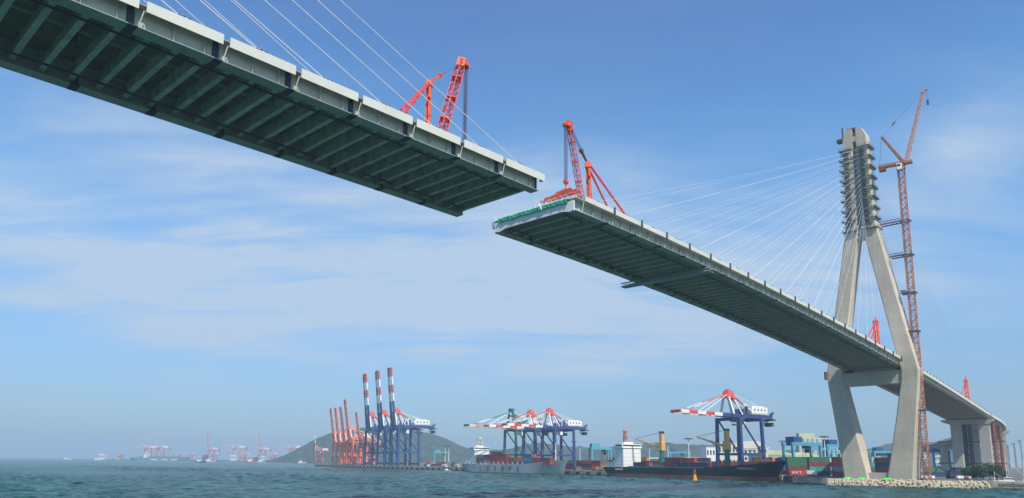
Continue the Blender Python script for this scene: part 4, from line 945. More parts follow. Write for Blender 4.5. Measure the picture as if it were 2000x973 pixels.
crane_at(1398, label='violet-blue gantry crane with red and white boom, standing alone above the black ship', body=blue2_m)
crane_at(1060, label='blue gantry crane, rightmost of the trio behind the grey ship, boom lowered', body=blue2_m, k=.98)
crane_at(1024, label='blue gantry crane in the middle of the trio behind the grey ship', body=blue2_m, k=.98)
crane_at(987, label='green gantry crane with tall green mast, leftmost of the trio behind the grey ship', body=green_m, aframe='tall', k=1.02, boomc=(faded_m, cream_m), apexc=green_m)
for px, lb in ((718, 'leftmost'), (742, 'middle one'), (766, 'rightmost')):
    crane_at(px, label='blue gantry crane with its red and white boom raised upright, %s of three' % lb, body=blue_m, raised=True, k=1.32, ang=84)
redc = mat('pale_orange_red_paint', (.82, .22, .15), .55, noise=.12, scale=.4)
for i, (px, lb, k_, an, bc) in enumerate(((656, 'leftmost of the red cranes, boom raised', .90, 81, (redc, redc)), (665, 'second red crane from the left, boom raised', .90, 81, (redc, redc)), (675, 'third red crane from the left, boom raised', .90, 81, (redc, redc)), (684, 'fourth from the left, tall pale pink raised boom', 1.0, 81, (faded_m, faded_m)), (706, 'low one nearest the three blue raised cranes', .78, 80, (redc, redc)))):
    crane_at(px, label='orange-red gantry crane, '+lb, body=redc, raised=True, k=k_, ang=an, boomc=bc, apexc=redc, house=white_m, thick=1.5)
# distant cranes across the harbour
fr = mat('distant_pink_crane', (.55, .12, .10), .6)
for i, (px, raised, Y, lb) in enumerate(((284, False, 3250, 'leftmost distant red crane over the green container ship'), (308, False, 3230, 'second distant red crane over the green container ship'), (408, True, 3100, 'distant red crane with raised boom left of the harbour middle'), (456, False, 3050, 'distant low red crane between the two with raised booms'), (508, True, 3000, 'distant red crane with raised boom nearest the hill'), (567, False, 2950, 'distant pink crane just left of the hill'))):
    sts('faded '+lb, (px2x(px, Y), Y+40, 3.2), R(200 if not raised else 185), fr, k=1.42 if not raised else 1.22, raised=raised, apexc=fr, boomc=(fr, faded_m), group='distant cranes across the harbour', ang=86)
sts('small faded red and white crane at the far left end of the quay', (px2x(624, 1300), 1300, 3.2), R(190), fr, k=.62, raised=True, apexc=fr, boomc=(faded_m, white_m), ang=86)
for i, (px, Y, lb) in enumerate(((372, 3150, 'distant low pink crane right of the green container ship'), (418, 3080, 'distant short crane close to the first raised far crane'), (480, 3060, 'distant low crane right of the far middle crane'), (532, 2990, 'distant low crane right of the second raised far crane'))):
    sts('faded '+lb, (px2x(px, Y), Y+40, 3.2), R(195), fr, k=.72, apexc=fr, boomc=(fr, faded_m), group='distant cranes across the harbour')
# yard gantry cranes
def rtg(label, x, y, rz, m_, w_=24., h=19., d=8.):
    t = thing('yard_crane', label, 'yard crane', (x, y, 3.2), rz, 'cyan yard cranes behind the quay')
    for a in (-w_/2, w_/2):
        for b in (-d/2, d/2): MB().beam((a, b, .9), (a, b*.85, h), 1.3, 1.2).build('leg', m_, t)
        MB().box(a, 0, 1.4, 1.4, d+3, 1.2).build('sill_beam', m_, t)
    for b in (-d/2, d/2): MB().box(0, b*.86, h+1, w_+2, 1.4, 2.0).build('girder', m_, t)
    MB().box(-w_*.28, 0, h+3.6, 7, d*.8, 3.4).build('machinery_house', blue_m if w_ > 23 else m_, t)
    mb = MB(); mb.box(3, 0, h-.8, 3, 3, 1.6); mb.box(4.2, 0, h-3, 2, 2, 2.4)
    for q in (-1, 1): mb.tube((1.5, q, h-9), (1.5, q, h), .12, n=5)
    mb.box(1.5, 0, h-9.4, 5, 2.2, .6); mb.build('trolley', dark_m, t)
    mb = MB()
    for q in range(8): mb.box(-w_/2+q*w_/7, d*.43, h+2.6, .15, .15, 1.2)
    mb.box(0, d*.43, h+3.2, w_, .12, .12); mb.build('handrail', m_, t)
    return t
rtg('cyan yard crane behind the grey ship\'s bow', px2x(1172, 640), 640, R(12), cyan_m, 17, 17)
rtg('tall cyan yard crane with a blue machinery house beside the black ship\'s bow', px2x(1562, 455), 455, R(28), cyan_m, 24, 17.5)
rtg('cyan yard crane just left of the pylon\'s left leg', px2x(1632, 520), 520, R(20), cyan_m, 25, 18)
rtg('cyan yard crane further back left of the pylon', px2x(1600, 640), 640, R(5), cyan_m, 22, 18)
rtg('cyan yard crane seen between the pylon\'s legs', px2x(1722, 700), 700, R(8), cyan_m, 26, 17)
rtg('blue-cyan yard crane just right of the tower crane', px2x(1825, 640), 640, R(5), mat('bright_blue_paint', (.03, .17, .42), .5), 14, 17)
rtg('pale cyan yard crane far behind the blue crane trio', px2x(1325, 1000), 1000, R(0), cyan_m, 26, 19)
rtg('cyan yard crane near the foot of the hill', px2x(866, 1150), 1150, R(10), cyan_m, 22, 18)

# ------------------------------------------------------------------ containers: every box is a thing
def cont_mesh(m_):
    mb = MB(); L, W_, H_ = 12.1, 2.42, 2.58; vs = []; nr = 14
    prof = []
    for i in range(nr+1):
        x = -L/2+.3+(L-.6)*i/nr; prof += [(x-.12, W_/2-.09 if i % 2 else W_/2-.0), (x+.12, W_/2-.09 if i % 2 else W_/2-.0)]
    ring = [(x, -y) for x, y in prof]+[(x, y) for x, y in reversed(prof)]
    n = len(ring); mb.add([(x, y, .12) for x, y in ring]+[(x, y, H_-.12) for x, y in ring], [(k, (k+1) % n, n+(k+1) % n, n+k) for k in range(n)]+[tuple(range(n, 2*n))])
    for a in (-1, 1):
        for b in (-1, 1): mb.box(a*(L/2-.09), b*(W_/2-.07), H_/2, .18, .16, H_)
        mb.box(a*(L/2-.1), 0, H_/2, .14, W_-.3, H_-.3)
        for z in (.07, H_-.07): mb.box(0, a*(W_/2-.05), z, L-.2, .14, .14)
    return mb.mesh('shipping_container', m_)
CM = {k: cont_mesh(v) for k, v in CONT.items()}
ncont = 0
def cont(color, p, rz, label, group):
    global ncont; ncont += 1
    o = link('shipping_container', CM[color], None, p, rz); return tag(o, label, 'container', group)
def hull_text(me, R_, cx, cz, parent, rake=6.):
    L = -R_[0][0]*2
    def w(x, z):
        xs = [r[0] for r in R_]; dk = np.interp(x, xs, [r[1] for r in R_]); bt = np.interp(x, xs, [r[2] for r in R_]); bl = np.interp(x, xs, [r[3] for r in R_]); f = max(0, z)/dk
        return bl+(bt-bl)*f**.8
    for v in me.vertices:
        x, z = cx+v.co.x, cz+v.co.y; f = z/8.; u = (x+L/2)/L; xo = x-(rake*f if u > .9 else rake*f*max(0, (u-.7)/.2)); d = v.co.z
        v.co = (x, -w(xo, z)-.09-max(0, d), z)
    return link('lettering', me, parent)
TIER = ['ground', 'second', 'third', 'top']
def row(t0, t1, off, tiers, palette, where, seed, step=12.9, z0=3.25):
    random.seed(seed); n_ = int((t1-t0)/step)
    for i in range(n_):
        h = random.choice(tiers)
        for k in range(h):
            c = random.choice(palette)
            cont(c, qp(t0+i*step+6, off, z0+k*2.62), QROT+R(random.uniform(-.3, .3)), '%s container, %s tier, %s stack from the left %s' % (c, TIER[k], ORD[i], where), 'shipping containers on the quay')
REDS = ['red', 'maroon', 'maroon', 'orange', 'grey', 'navy', 'blue', 'cream', 'red', 'green', 'teal', 'maroon']
row(250, 430, -62, (1, 2, 2, 3), ['red', 'maroon', 'orange', 'green', 'cream', 'grey', 'orange', 'blue'], 'left of the grey ship', 4)
row(440, 640, -48, (2, 3, 3), REDS, 'behind the grey ship', 5)
row(640, 800, -46, (3, 4, 3), ['red', 'maroon', 'maroon', 'navy', 'grey', 'blue', 'orange', 'maroon'], 'behind the black ship', 6)
row(560, 810, -75, (3, 4, 4), REDS, 'in the black ship\'s rear row', 8)
# stacks left of the pylon foot
def block(px0, px1, Y, tiers, cols, where, rz, nrow=1, seed=2, dx=12.6):
    random.seed(seed); x0, x1 = px2x(px0, Y), px2x(px1, Y); n_ = max(1, int(round((x1-x0)/dx)))
    for i in range(n_):
        for k in range(tiers[i % len(tiers)]):
            c = cols[(i*4+k) % len(cols)]
            cont(c, (x0+(i+.5)*(x1-x0)/n_, Y, 3.25+k*2.62), rz+R(random.uniform(-.5, .5)), '%s container, %s tier, %s stack %s' % (c, TIER[min(k, 3)], ORD[i], where), 'shipping containers on the quay')
block(1612, 1668, 405, (4,), ['maroon', 'grey', 'red', 'red'], 'right against the pylon\'s left foot', R(8), dx=14)
block(1572, 1612, 415, (4,), ['navy', 'teal', 'maroon', 'green'], 'second left of the pylon\'s left foot', R(8), dx=14)
block(1528, 1572, 425, (4,), ['maroon', 'maroon', 'green', 'green'], 'behind the black ship\'s bow beside the cyan crane', R(8), dx=14)
block(1700, 1745, 420, (4,), ['navy', 'maroon', 'navy', 'maroon'], 'seen between the pylon\'s feet', R(5), dx=15)
block(1795, 1832, 420, (2,), ['navy', 'green', 'green', 'grey'], 'at the foot of the tower crane', R(5), dx=14)
block(1560, 1720, 520, (4, 3, 4), ['maroon', 'green', 'teal', 'red', 'navy', 'orange', 'maroon', 'grey'], 'in the yard behind the pylon\'s left foot', R(3))
block(1100, 1230, 800, (2, 3), ['red', 'maroon', 'maroon', 'orange'], 'far back in the yard behind the ships', R(0))
o = cont('red', (px2x(1541, 408), 405, 3.9), R(-4), 'red box with four white characters at the quay edge under the black ship\'s bow', 'shipping containers on the quay')
me = text_mesh('T H K T', 1.9, white_m); l = link('lettering', me, o, (0, -1.26, 1.3)); l.rotation_euler = (R(90), 0, 0)

# ------------------------------------------------------------------ ships. local +x towards the bow, z=0 waterline
def hull_mesh(L, B, D, bow_rise, stern_h, zlo=-1.5, zsplit=None, n=34):
    "returns vertex rings for port+starboard side from zlo to deck; deck height profile"
    rings = []
    for i in range(n+1):
        u = i/n; x = -L/2+L*u
        deck = D+bow_rise*max(0, (u-.64)/.36)**1.25+stern_h*max(0, (.12-u)/.12)
        if u < .06: bw = .80+.2*u/.06
        elif u > .74: bw = max(.015, 1-((u-.74)/.26)**2.0)
        else: bw = 1
        bl = bw if u < .74 else max(.012, 1-((u-.74)/.24)**1.5) if u < .98 else .012
        bl = bl if u > .10 else bl*(.45+.55*u/.10)
        rings.append((x, deck, B/2*bw, B/2*bl))
    return rings
def ship(name, label, cat, loc, rz, L, B, D, bow_rise, top_m, boot=1.2, rake=6.0, stern_h=0.0):
    t = thing(name, label, cat, loc, rz)
    R_ = hull_mesh(L, B, D, bow_rise, stern_h)
    for nm, m_, za, zb_ in (('hull', top_m, boot, None), ('boot_topping', boot_m, -1.5, boot)):
        vs = []; fs = []
        lev = 6 if nm == 'hull' else 2
        for i, (x, deck, bt, bl) in enumerate(R_):
            z1 = deck if zb_ is None else zb_
            for sgn in (1, -1):
                for q in range(lev):
                    z = za+(z1-za)*q/(lev-1); f = max(0, z)/deck; w_ = bl+(bt-bl)*f**.8
                    u = (x+L/2)/L; xx = x+(rake*f if u > .9 else rake*f*max(0, (u-.7)/.2))-(2.5*f if u < .02 else 0)
                    vs.append((xx, sgn*w_, z))
        st = 2*lev
        for i in range(len(R_)-1):
            for s2 in (0, 1):
                for q in range(lev-1):
                    a = i*st+s2*lev+q; fs.append((a, a+st, a+st+1, a+1) if s2 else (a, a+1, a+st+1, a+st))
            if nm == 'hull': a = i*st+lev-1; fs.append((a, a+lev, a+st+lev, a+st))
        for q in range(lev-1): fs.append((q, q+lev, q+lev+1, q+1))
        e = (len(R_)-1)*st
        for q in range(lev-1): fs.append((e+q, e+q+1, e+q+lev+1, e+q+lev))
        MB().add(vs, fs).build(nm, m_, t, smooth=False)
    return t, R_
def superstructure(t, x, y, z, lx, ly, h, decks, m_=white_m):
    mb = MB(); mb.box(x, 0, z+h/2, lx, ly, h); mb.box(x+lx*.1, 0, z+h+1.3, lx*.8, ly*1.12, 2.6); mb.box(x-lx*.1, 0, z+h+3.2, lx*.5, ly*.5, 1.3)
    mb.box(x, 0, z+h-.05, lx+1.0, ly+1.2, .2)
    s_ = mb.build('superstructure', m_, t)
    hh = h/decks
    for k in range(decks-1):
        for q in range(6):
            w_ = MB(); w_.box(x+lx/2+.01, -ly/2+ly*(q+.7)/6.4, z+hh*(k+.55), .12, .45, .4); w_.build('window', glass_m, s_)
        for q in range(3):
            w_ = MB(); w_.box(x-lx/2+lx*(q+.7)/3.4, -ly/2-.01, z+hh*(k+.55), .45, .12, .4); w_.build('window', glass_m, s_)
    w_ = MB(); w_.box(x+lx*.5+.02, 0, z+h+1.5, .1, ly*1.05, .9); w_.box(x+lx*.1, -ly*.56-.02, z+h+1.5, lx*.7, .1, .9); w_.build('bridge_window', glass_m, s_)
    return s_
YS = 12.5
tb0, tb1 = qt(1197, YS), qt(1518, 13)
LBs = tb1-tb0-4
pb = qp((tb0+tb1)/2-2, YS, 0)
bs, br_ = ship('cargo_ship', 'black-hulled cargo ship with white bridge aft and two yellow deck cranes, moored at the quay', 'ship', pb, QROT, LBs, 19, 6.6, 4.8, hull_black_m, boot=2.6, rake=8.0)
SX = -LBs/2
superstructure(bs, SX+15, 0, 7.0, 9, 15.5, 12.5, 5)
mb = MB(); mb.lattice((SX+13, 0, 22), (SX+13, 0, 31), 2.2, 1.4, 4, .25); mb.box(SX+13, 0, 27, 3.2, 3.6, .3); mb.box(SX+13, 0, 31, 2.2, 4, .3); mb.tube((SX+13, 1, 31), (SX+13, 1, 34), .1); mb.tube((SX+13, -1, 31), (SX+13, -1, 33.5), .1); mb.build('radar_mast', mat('faded_red_mast', (.55, .22, .18), .6), bs)
mb = MB(); mb.box(SX+7.0, 0, 13.0, 4.5, 5, 12); mb.build('funnel', hull_black_m, bs)
mb = MB(); mb.box(SX+7, 0, 9, 7, 12, 4); mb.box(SX+3, 0, 8, 4, 10, 2); mb.build('aft_house', white_m, bs)
mb = MB(); mb.box(SX+3.5, -5, 10.6, 5, 2.0, 1.6); mb.build('lifeboat', orange_m, bs)
mb = MB()
for k in range(6):
    if -LBs*.5+32+k*16.5 < LBs*.14: mb.box(-LBs*.5+32+k*16.5, 0, 6.95, 14.5, 14.5, 1.0)
mb.build('hatch_cover', deck_m, bs)
mb = MB()
for y in (-9.3, 9.3):
    mb.box(-LBs*.1, y, 7.0, LBs*.42, .12, .8)
mb.build('bulwark', deck_m, bs)
def shipcrane(t, x, jib, z=7.0):
    MB().tube((x, 0, z), (x, 0, z+10.5), 1.7, 1.5, n=12).build('crane_post', green_m, t)
    c = MB().box(x, 0, z+13, 3.4, 3.2, 5).box(x+.2, 0, z+18.5, 2.2, 2.4, 6.2).build('crane_house', yellow_m, t)
    MB().box(x+.2, 0, z+22, 2.6, 2.2, 1.4).build('sheave_block', dark_m, t)
    mb = MB()
    for y in (-1.0, 1.0): mb.beam((x-1.2, y, z+12.5), (x-jib, y*.4, z+18.5), .9, 1.2, .4, .5)
    for q in range(7): xx = x-2-jib*q/7.5; zz_ = z+12.6+6*q/7.5; mb.beam((xx, -.9+q*.08, zz_), (xx-jib/8, .9-q*.08, zz_+.8), .3)
    mb.build('crane_jib', yellow_m, t)
    mb = MB(); mb.tube((x+.2, .5, z+22), (x-jib, .2, z+18.6), .08, n=5); mb.tube((x+.2, -.5, z+22), (x-jib, -.2, z+18.6), .08, n=5); mb.build('jib_rope', rope_m, t)
tc1 = qt(1291, YS)-((tb0+tb1)/2-2); tc2 = qt(1417, YS)-((tb0+tb1)/2-2)
shipcrane(bs, tc1, 25); shipcrane(bs, tc2, 23)
mb = MB(); xb = LBs/2-8; mb.tube((xb, 0, 11), (xb, 0, 15.5), .25, .15); mb.box(xb, 0, 15, .5, 2.6, .3); mb.box(xb-3, 0, 11.8, 3, 4, 1.2); mb.tube((xb+2, 2, 11.3), (xb+2, -2, 11.3), .7); mb.build('foremast', yellow_m, bs)
me = text_mesh('PREMIERE BELLO', 1.45, greyb_m, .05); hull_text(me, br_, LBs/2-13, 7.0, bs, 8.)
me = text_mesh('WESTWOOD', 1.3, white_m, .05); l = link('lettering', me, bs, (SX+17, -9.56, 5.2)); l.rotation_euler = (R(90), 0, 0)
random.seed(12)
for i in range(8):
    for j in range(2):
        for k in range(1+(i in (2, 3)) if j else 1):
            c = random.choice(['maroon', 'maroon', 'red', 'navy', 'grey', 'maroon'])
            lx = -LBs*.5+34+i*13.0; ly = -5.2+j*2.6
            if min(abs(lx-tc1), abs(lx-tc2)) < 8.3 or lx > LBs*.2: continue
            p = pb+QD.to_3d()*lx-QN.to_3d()*ly*(-1)*(-1); p = pb+Vector((math.cos(QROT)*lx-math.sin(QROT)*ly, math.sin(QROT)*lx+math.cos(QROT)*ly, 7.5+k*2.62))
            cont(c, p, QROT, '%s container on the black ship, %s bay from the stern, %s column, %s tier' % (c, ORD[i], ('outer', 'inner')[j], ('lower', 'upper')[k]), 'containers on the black ship')
tg0, tg1 = qt(921, 12), qt(1104, 12)
LG = tg1-tg0-3; pg = qp((tg0+tg1)/2-1.5, 12, 0); GX = -LG/2
gs, _ = ship('container_ship', 'light grey container ship with white bridge aft and large spaced letters on its hull', 'ship', pg, QROT, LG, 20, 7.2, 4.2, hull_grey_m, boot=.6, rake=6)
superstructure(gs, GX+17, 0, 7.2, 9, 15, 12.5, 5)
mb = MB()
for a in (-1.8, 1.8):
    for b in (-2.2, 2.2): mb.beam((GX+17+a, b, 22.5), (GX+17+a*.6, b*.7, 29.5), .3)
mb.box(GX+17, 0, 29.5, 3.4, 4.4, .4); mb.box(GX+17, 0, 26.5, 3.6, 4.2, .3); mb.tube((GX+17, 1, 29.5), (GX+17, 1, 31.5), .6); mb.tube((GX+17, -1.2, 29.5), (GX+17, -1.2, 32), .12); mb.tube((GX+17, 0, 22.5), (GX+17, 0, 30), .25); mb.build('radar_mast', cream_m, gs)
mb = MB(); mb.box(GX+9.5, 0, 12.5, 5, 5, 10.6); mb.beam((GX+9.5, 0, 17.5), (GX+8.5, 0, 22.5), 2.4, 3.0); mb.build('funnel', mat('funnel_blue', (.05, .10, .18), .5), gs)
mb = MB(); mb.box(GX+8, 0, 9, 9, 13, 3.6); mb.box(GX+3, 0, 7.9, 5, 10, 1.4); mb.build('aft_house', white_m, gs)
mb = MB(); L_ = LG*.70; x0 = GX+6
for k in range(14):
    xx = x0+k*L_/13.5; mb.hexa([(xx-1.8, -10.02, 7.1), (xx+1.8, -10.02, 7.1), (xx+1.8, -9.8, 7.1), (xx-1.8, -9.8, 7.1), (xx-.4, -10.02, 9.6), (xx+.4, -10.02, 9.6), (xx+.4, -9.8, 9.6), (xx-.4, -9.8, 9.6)])
    mb.hexa([(xx-1.8, 9.8, 7.1), (xx+1.8, 9.8, 7.1), (xx+1.8, 10.02, 7.1), (xx-1.8, 10.02, 7.1), (xx-.4, 9.8, 9.6), (xx+.4, 9.8, 9.6), (xx+.4, 10.02, 9.6), (xx-.4, 10.02, 9.6)])
mb.build('lashing_bulwark', hull_grey_m, gs)
letter_m = mat('dark_grey_lettering', (.04, .05, .055), .6)
for k, ch_ in enumerate('IJSEOPE'):
    me = text_mesh(ch_, 5.0, letter_m, .05); l = link('lettering', me, gs, (GX+26+k*11.8, -10.12, 3.7)); l.rotation_euler = (R(90), 0, 0)
mb = MB(); xb = LG/2-9; mb.tube((xb, 0, 11), (xb, 0, 24), .5, .35); mb.box(xb, 0, 18, .6, 3, .4); mb.build('foremast', mat('pale_yellow_paint', (.66, .62, .36), .6), gs)
MB().box(LG/2-22, -6, 9.6, 22, 1.0, 1.2).build('breakwater_plate', cream_m, gs)
MB().box(GX+26+3*11.8, -10.0, .35, 90, .1, .2).build('waterline_stripe', boot_m, gs)
random.seed(21)
gc = [['navy', 'maroon', 'grey'], ['grey', 'red', 'navy'], ['red', 'red', 'red', 'red'], ['red', 'red', 'maroon'], ['red', 'orange'], ['blue', 'orange', ], ['blue', 'teal', 'blue'], ['maroon', 'red'], ['red', 'maroon']]
for i, colr in enumerate(gc):
    for j in range(2):
        for k, c in enumerate(colr):
            lx = GX+31+i*12.6; ly = -6.6+j*2.6
            if j: c = random.choice(['red', 'maroon', c])
            p = pg+Vector((math.cos(QROT)*lx-math.sin(QROT)*ly, math.sin(QROT)*lx+math.cos(QROT)*ly, 7.6+k*2.62))
            cont(c, p, QROT, '%s container on the grey ship, %s bay from the stern, %s column, %s tier' % (c, ORD[i], ('outer', 'inner')[j], TIER[k] if k else 'lowest'), 'containers on the grey ship')
# far green container ship
Yf = 3050; fs_, _ = ship('container_ship', 'distant green container ship lying under the two leftmost far cranes', 'ship', (px2x(326, Yf), Yf, 0), R(-6), 245, 32, 12, 4, mat('teal_green_hull', (.05, .24, .20), .6), boot=.3)
superstructure(fs_, -62, 0, 12, 12, 26, 17, 5)
mb = MB()
for x, w_, c in ((-95, 16, 5), (-40, 14, 5), (-18, 18, 9), (6, 16, 8), (32, 20, 6), (58, 14, 9)): mb.box(x, 0, 12+c/2, w_, 26, c)
mb.build('cargo_stack', mat('mixed_cargo', (.30, .22, .20), .7, noise=.4, scale=.08, c2=(.10, .22, .20)), fs_)
mb = MB(); [mb.box(x, -16.1, 4.5, 26, .3, 4) for x in (-20, 26, 66)]; mb.build('lettering', white_m, fs_)

# ------------------------------------------------------------------ small craft
def boat(label, x, y, rz, L, hullm, cabin=white_m, mast=0, cat='boat', name='small_boat'):
    t = thing(name, label, cat, (x, y, 0), rz)
    R_ = hull_mesh(L, L*.26, L*.10, L*.06, 0, n=10); vs = []; fs = []
    for xx, dk, bt, bl in R_:
        for sg in (1, -1):
            for q in range(3): z = -.3+(dk+.3)*q/2; vs.append((xx+L*.05*q/2*(xx > L*.3), sg*(bl*.7+(bt-bl*.7)*q/2), z))
    for i in range(len(R_)-1):
        for s2 in (0, 1):
            for q in range(2): a = i*6+s2*3+q; fs.append((a, a+6, a+7, a+1) if s2 else (a, a+1, a+7, a+6))
        a = i*6+2; fs.append((a, a+3, a+9, a+6))
    fs += [(0, 3, 4, 1), (1, 4, 5, 2)]
    MB().add(vs, fs).build('hull', hullm, t)
    c = MB(); c.box(-L*.12, 0, L*.10+L*.06, L*.34, L*.19, L*.12); c.box(-L*.08, 0, L*.10+L*.15, L*.18, L*.15, L*.07); c = c.build('cabin', cabin, t)
    MB().box(-L*.08, 0, L*.255, L*.185, L*.155, L*.03).build('window', glass_m, c)
    if mast: mb = MB(); mb.tube((-L*.1, 0, L*.2), (-L*.1, 0, L*.2+mast), .12, .06, n=6); mb.box(-L*.1, 0, L*.2+mast*.7, .1, mast*.3, .12); mb.tube((L*.4, 0, L*.15), (-L*.1, 0, L*.2+mast*.9), .04, n=4); mb.build('mast', white_m, t)
    return t
boat('small white boat at the foot of the quay wall left of the grey ship', px2x(877, 722), 722, R(-40), 9, white_m)
boat('dark tug with white wheelhouse far out left of the raised distant crane', px2x(402, 1900), 1900, R(10), 26, hull_black_m, mast=8)
boat('white vessel beside the distant raised crane, right of the dark tug', px2x(420, 2300), 2300, R(0), 34, white_m, mast=10)
boat('orange-hulled boat under the second distant raised crane', px2x(500, 2100), 2100, R(0), 30, orange_m)
boat('white boat right of the orange-hulled boat', px2x(520, 2300), 2300, R(0), 30, white_m, mast=6)
boat('white boat close to the foot of the hill', px2x(597, 2000), 2000, R(10), 24, white_m)
boat('tiny white boat on the far left horizon', px2x(145, 3200), 3200, R(0), 38, white_m)
boat('tiny white boat left of the distant green container ship', px2x(204, 2900), 2900, R(0), 34, white_m, mast=8)
boat('white workboat moored at the right edge, mast and derrick raised', px2x(1962, 318), 318, R(-30), 17, white_m, mast=11)
boat('second white boat moored at the extreme right edge', px2x(1994, 322), 322, R(-25), 15, white_m, mast=9)
boat('cream fishing boat behind the lettered quay wall', px2x(1935, 330), 330, R(-25), 12, cream_m, cabin=white_m, mast=5)
by = thing('channel_buoy', 'yellow-orange channel buoy floating in front of the black ship', 'buoy', (px2x(1353, 409), 409, 0))
MB().tube((0, 0, -.5), (0, 0, .9), 1.45, 1.45, n=14).build('float', buoy_m, by)
MB().tube((0, 0, .9), (0, 0, 3.6), 1.15, .75, n=12).build('body', buoy_m, by)
mb = MB()
for a in range(4): mb.beam((.7*math.cos(a*1.57), .7*math.sin(a*1.57), 3.6), (.4*math.cos(a*1.57), .4*math.sin(a*1.57), 6.2), .14)
mb.tube((0, 0, 5.0), (0, 0, 6.3), .42, n=8); mb.build('lantern_cage', mat('buoy_brown', (.35, .18, .04), .6), by)

# ------------------------------------------------------------------ lamp masts
def lamp(label, px, Y, ytop, n=8):
    h = pz(px, ytop, Y)-3.2; t = thing('lamp_mast', label, 'lamp mast', (px2x(px, Y), Y, 3.2), 0, 'tall white yard lamp masts')
    MB().tube((0, 0, 0), (0, 0, h), .42, .22, n=8).build('pole', white_m, t)
    mb = MB(); mb.tube((0, 0, h-.6), (0, 0, h), 1.6, 2.2, n=12)
    hd = mb.build('lamp_ring', greyb_m, t)
    mb = MB()
    for a in range(n): c, s = math.cos(a*6.283/n), math.sin(a*6.283/n); mb.box(2.4*c, 2.4*s, h-.5, .8, .8, .5)
    mb.build('floodlight', dark_m, t)
for a in (('tall white lamp mast in the middle of the black ship\'s length', 1343, 500, 857), ('lamp mast between the black ship\'s two deck cranes, further back', 1303, 640, 866), ('lamp mast just right of the black ship\'s bridge', 1267, 760, 873), ('lamp mast behind the right end of the blue crane trio', 1121, 700, 863), ('lamp mast at the far right of the blue crane trio', 1133, 900, 872), ('lamp mast rising behind the black ship\'s bow', 1526, 560, 862), ('large lamp mast left of the pylon\'s left leg', 1606, 440, 853), ('lamp mast behind the lone crane\'s right leg', 1462, 700, 880), ('lamp mast near the hill\'s foot behind the quay', 880, 1000, 872), ('second lamp mast near the hill\'s foot', 873, 1000, 872)): lamp(*a)

# ------------------------------------------------------------------ buildings
def building(label, px0, px1, ytop, Y, depth, wallm, roofm=None, roof='flat', floors=3, bays=6, name='building', cat='building', win=True, rz=0):
    w_ = px2x(px1, Y)-px2x(px0, Y); xc = (px2x(px0, Y)+px2x(px1, Y))/2; h = pz((px0+px1)/2, ytop, Y)-3.2
    t = thing(name, label, cat, (xc, Y+depth/2, 3.2), rz)
    rh = {'flat': .6, 'gable': h*.22, 'barrel': h*.25}[roof]; hb = h-rh
    MB().box(0, 0, hb/2, w_, depth, hb).build('wall', wallm, t)
    rm = roofm or greyb_m
    if roof == 'flat': MB().box(0, 0, hb+rh/2, w_+.6, depth+.6, rh).build('roof', rm, t)
    else:
        n_ = 8 if roof == 'barrel' else 2; prof = [(-w_/2-.5+(w_+1)*i/n_, hb+(rh*math.sin(math.pi*i/n_) if roof == 'barrel' else (rh if i == 1 else 0))) for i in range(n_+1)]
        vs = [(x, -depth/2-.4, z) for x, z in prof]+[(x, depth/2+.4, z) for x, z in prof]+[(x, -depth/2-.4, hb-.4) for x, z in (prof[0], prof[-1])]+[(x, depth/2+.4, hb-.4) for x, z in (prof[0], prof[-1])]
        n1 = n_+1; fs = [(i, i+1, n1+i+1, n1+i) for i in range(n_)]+[tuple(range(n1))+(2*n1+1, 2*n1), tuple(range(n1, 2*n1))[::-1]+(2*n1+2, 2*n1+3)]
        MB().add(vs, fs).build('roof', rm, t)
    if win:
        for f in range(floors):
            for b in range(bays):
                MB().box(-w_/2+w_*(b+.5)/bays, -depth/2-.02, hb*(f+.55)/floors, w_/bays*.5, .16, hb/floors*.42).build('window', glass_m, t)
    return t
building('white industrial building with vertical bays right of the yellow crane jib', 1377, 1400, 874, 720, 20, white_m, white_m, floors=2, bays=4)
building('white building with a row of tall bays behind the lone blue crane', 1400, 1440, 866, 735, 20, cream_m, white_m, 'flat', floors=2, bays=6)
building('cream building with a low arched roof behind the lone blue crane\'s legs', 1440, 1500, 862, 760, 30, cream_m, cream_m, 'barrel', floors=3, bays=7)
building('pale warehouse with yellow-green roof behind the black ship\'s bow', 1490, 1548, 880, 560, 40, paleg_m, roofg_m, 'gable', floors=2, bays=3)
building('long low pale warehouse behind the cyan yard crane', 1548, 1600, 884, 600, 30, cream_m, roofg_m, 'gable', floors=2, bays=5)
building('beige narrow block right of the lone blue crane\'s last leg', 1483, 1496, 872, 530, 8, cream_m, floors=3, bays=1)
building('grey shed with green-grey roof behind the pylon\'s left leg', 1612, 1690, 872, 680, 40, greyb_m, paleg_m, 'gable', floors=2, bays=6)
building('low white-roofed shed seen between the pylon\'s legs', 1672, 1712, 884, 760, 40, paleg_m, roofg_m, 'gable', floors=1, bays=5)
# grain silos
si = thing('grain_silo', 'tall pale grey-green grain silo block with a yellow-green roof house', 'silo', (px2x(1588, 640), 655, 3.2))
hS = pz(1588, 853, 640)-3.2
for i in range(5):
    for j in range(2): MB().tube(((i-2)*4.1, (j-.5)*4.3, 0), ((i-2)*4.1, (j-.5)*4.3, hS*.93), 2.12, n=16).build('silo_tube', greyb_m, si)
MB().box(-2, 0, hS*.93+2.6, 14, 7, 5.0).build('roof_house', roofg_m, si)
MB().box(4, 0, hS*.93+.6, 22, 6.8, 1.1).build('conveyor_gallery', roofg_m, si)
for i, (a, b, yt) in enumerate(((1962, 1971, 870), (1975, 1984, 866), (1987, 1999, 860))):
    building('pale high-rise apartment tower beyond the moored boats, %s of three' % ('leftmost', 'middle', 'rightmost')[i], a, b, yt, 2000, 14, greyb_m, floors=12, bays=3)
hm = [white_m, cream_m, greyb_m, paleg_m]
random.seed(17)
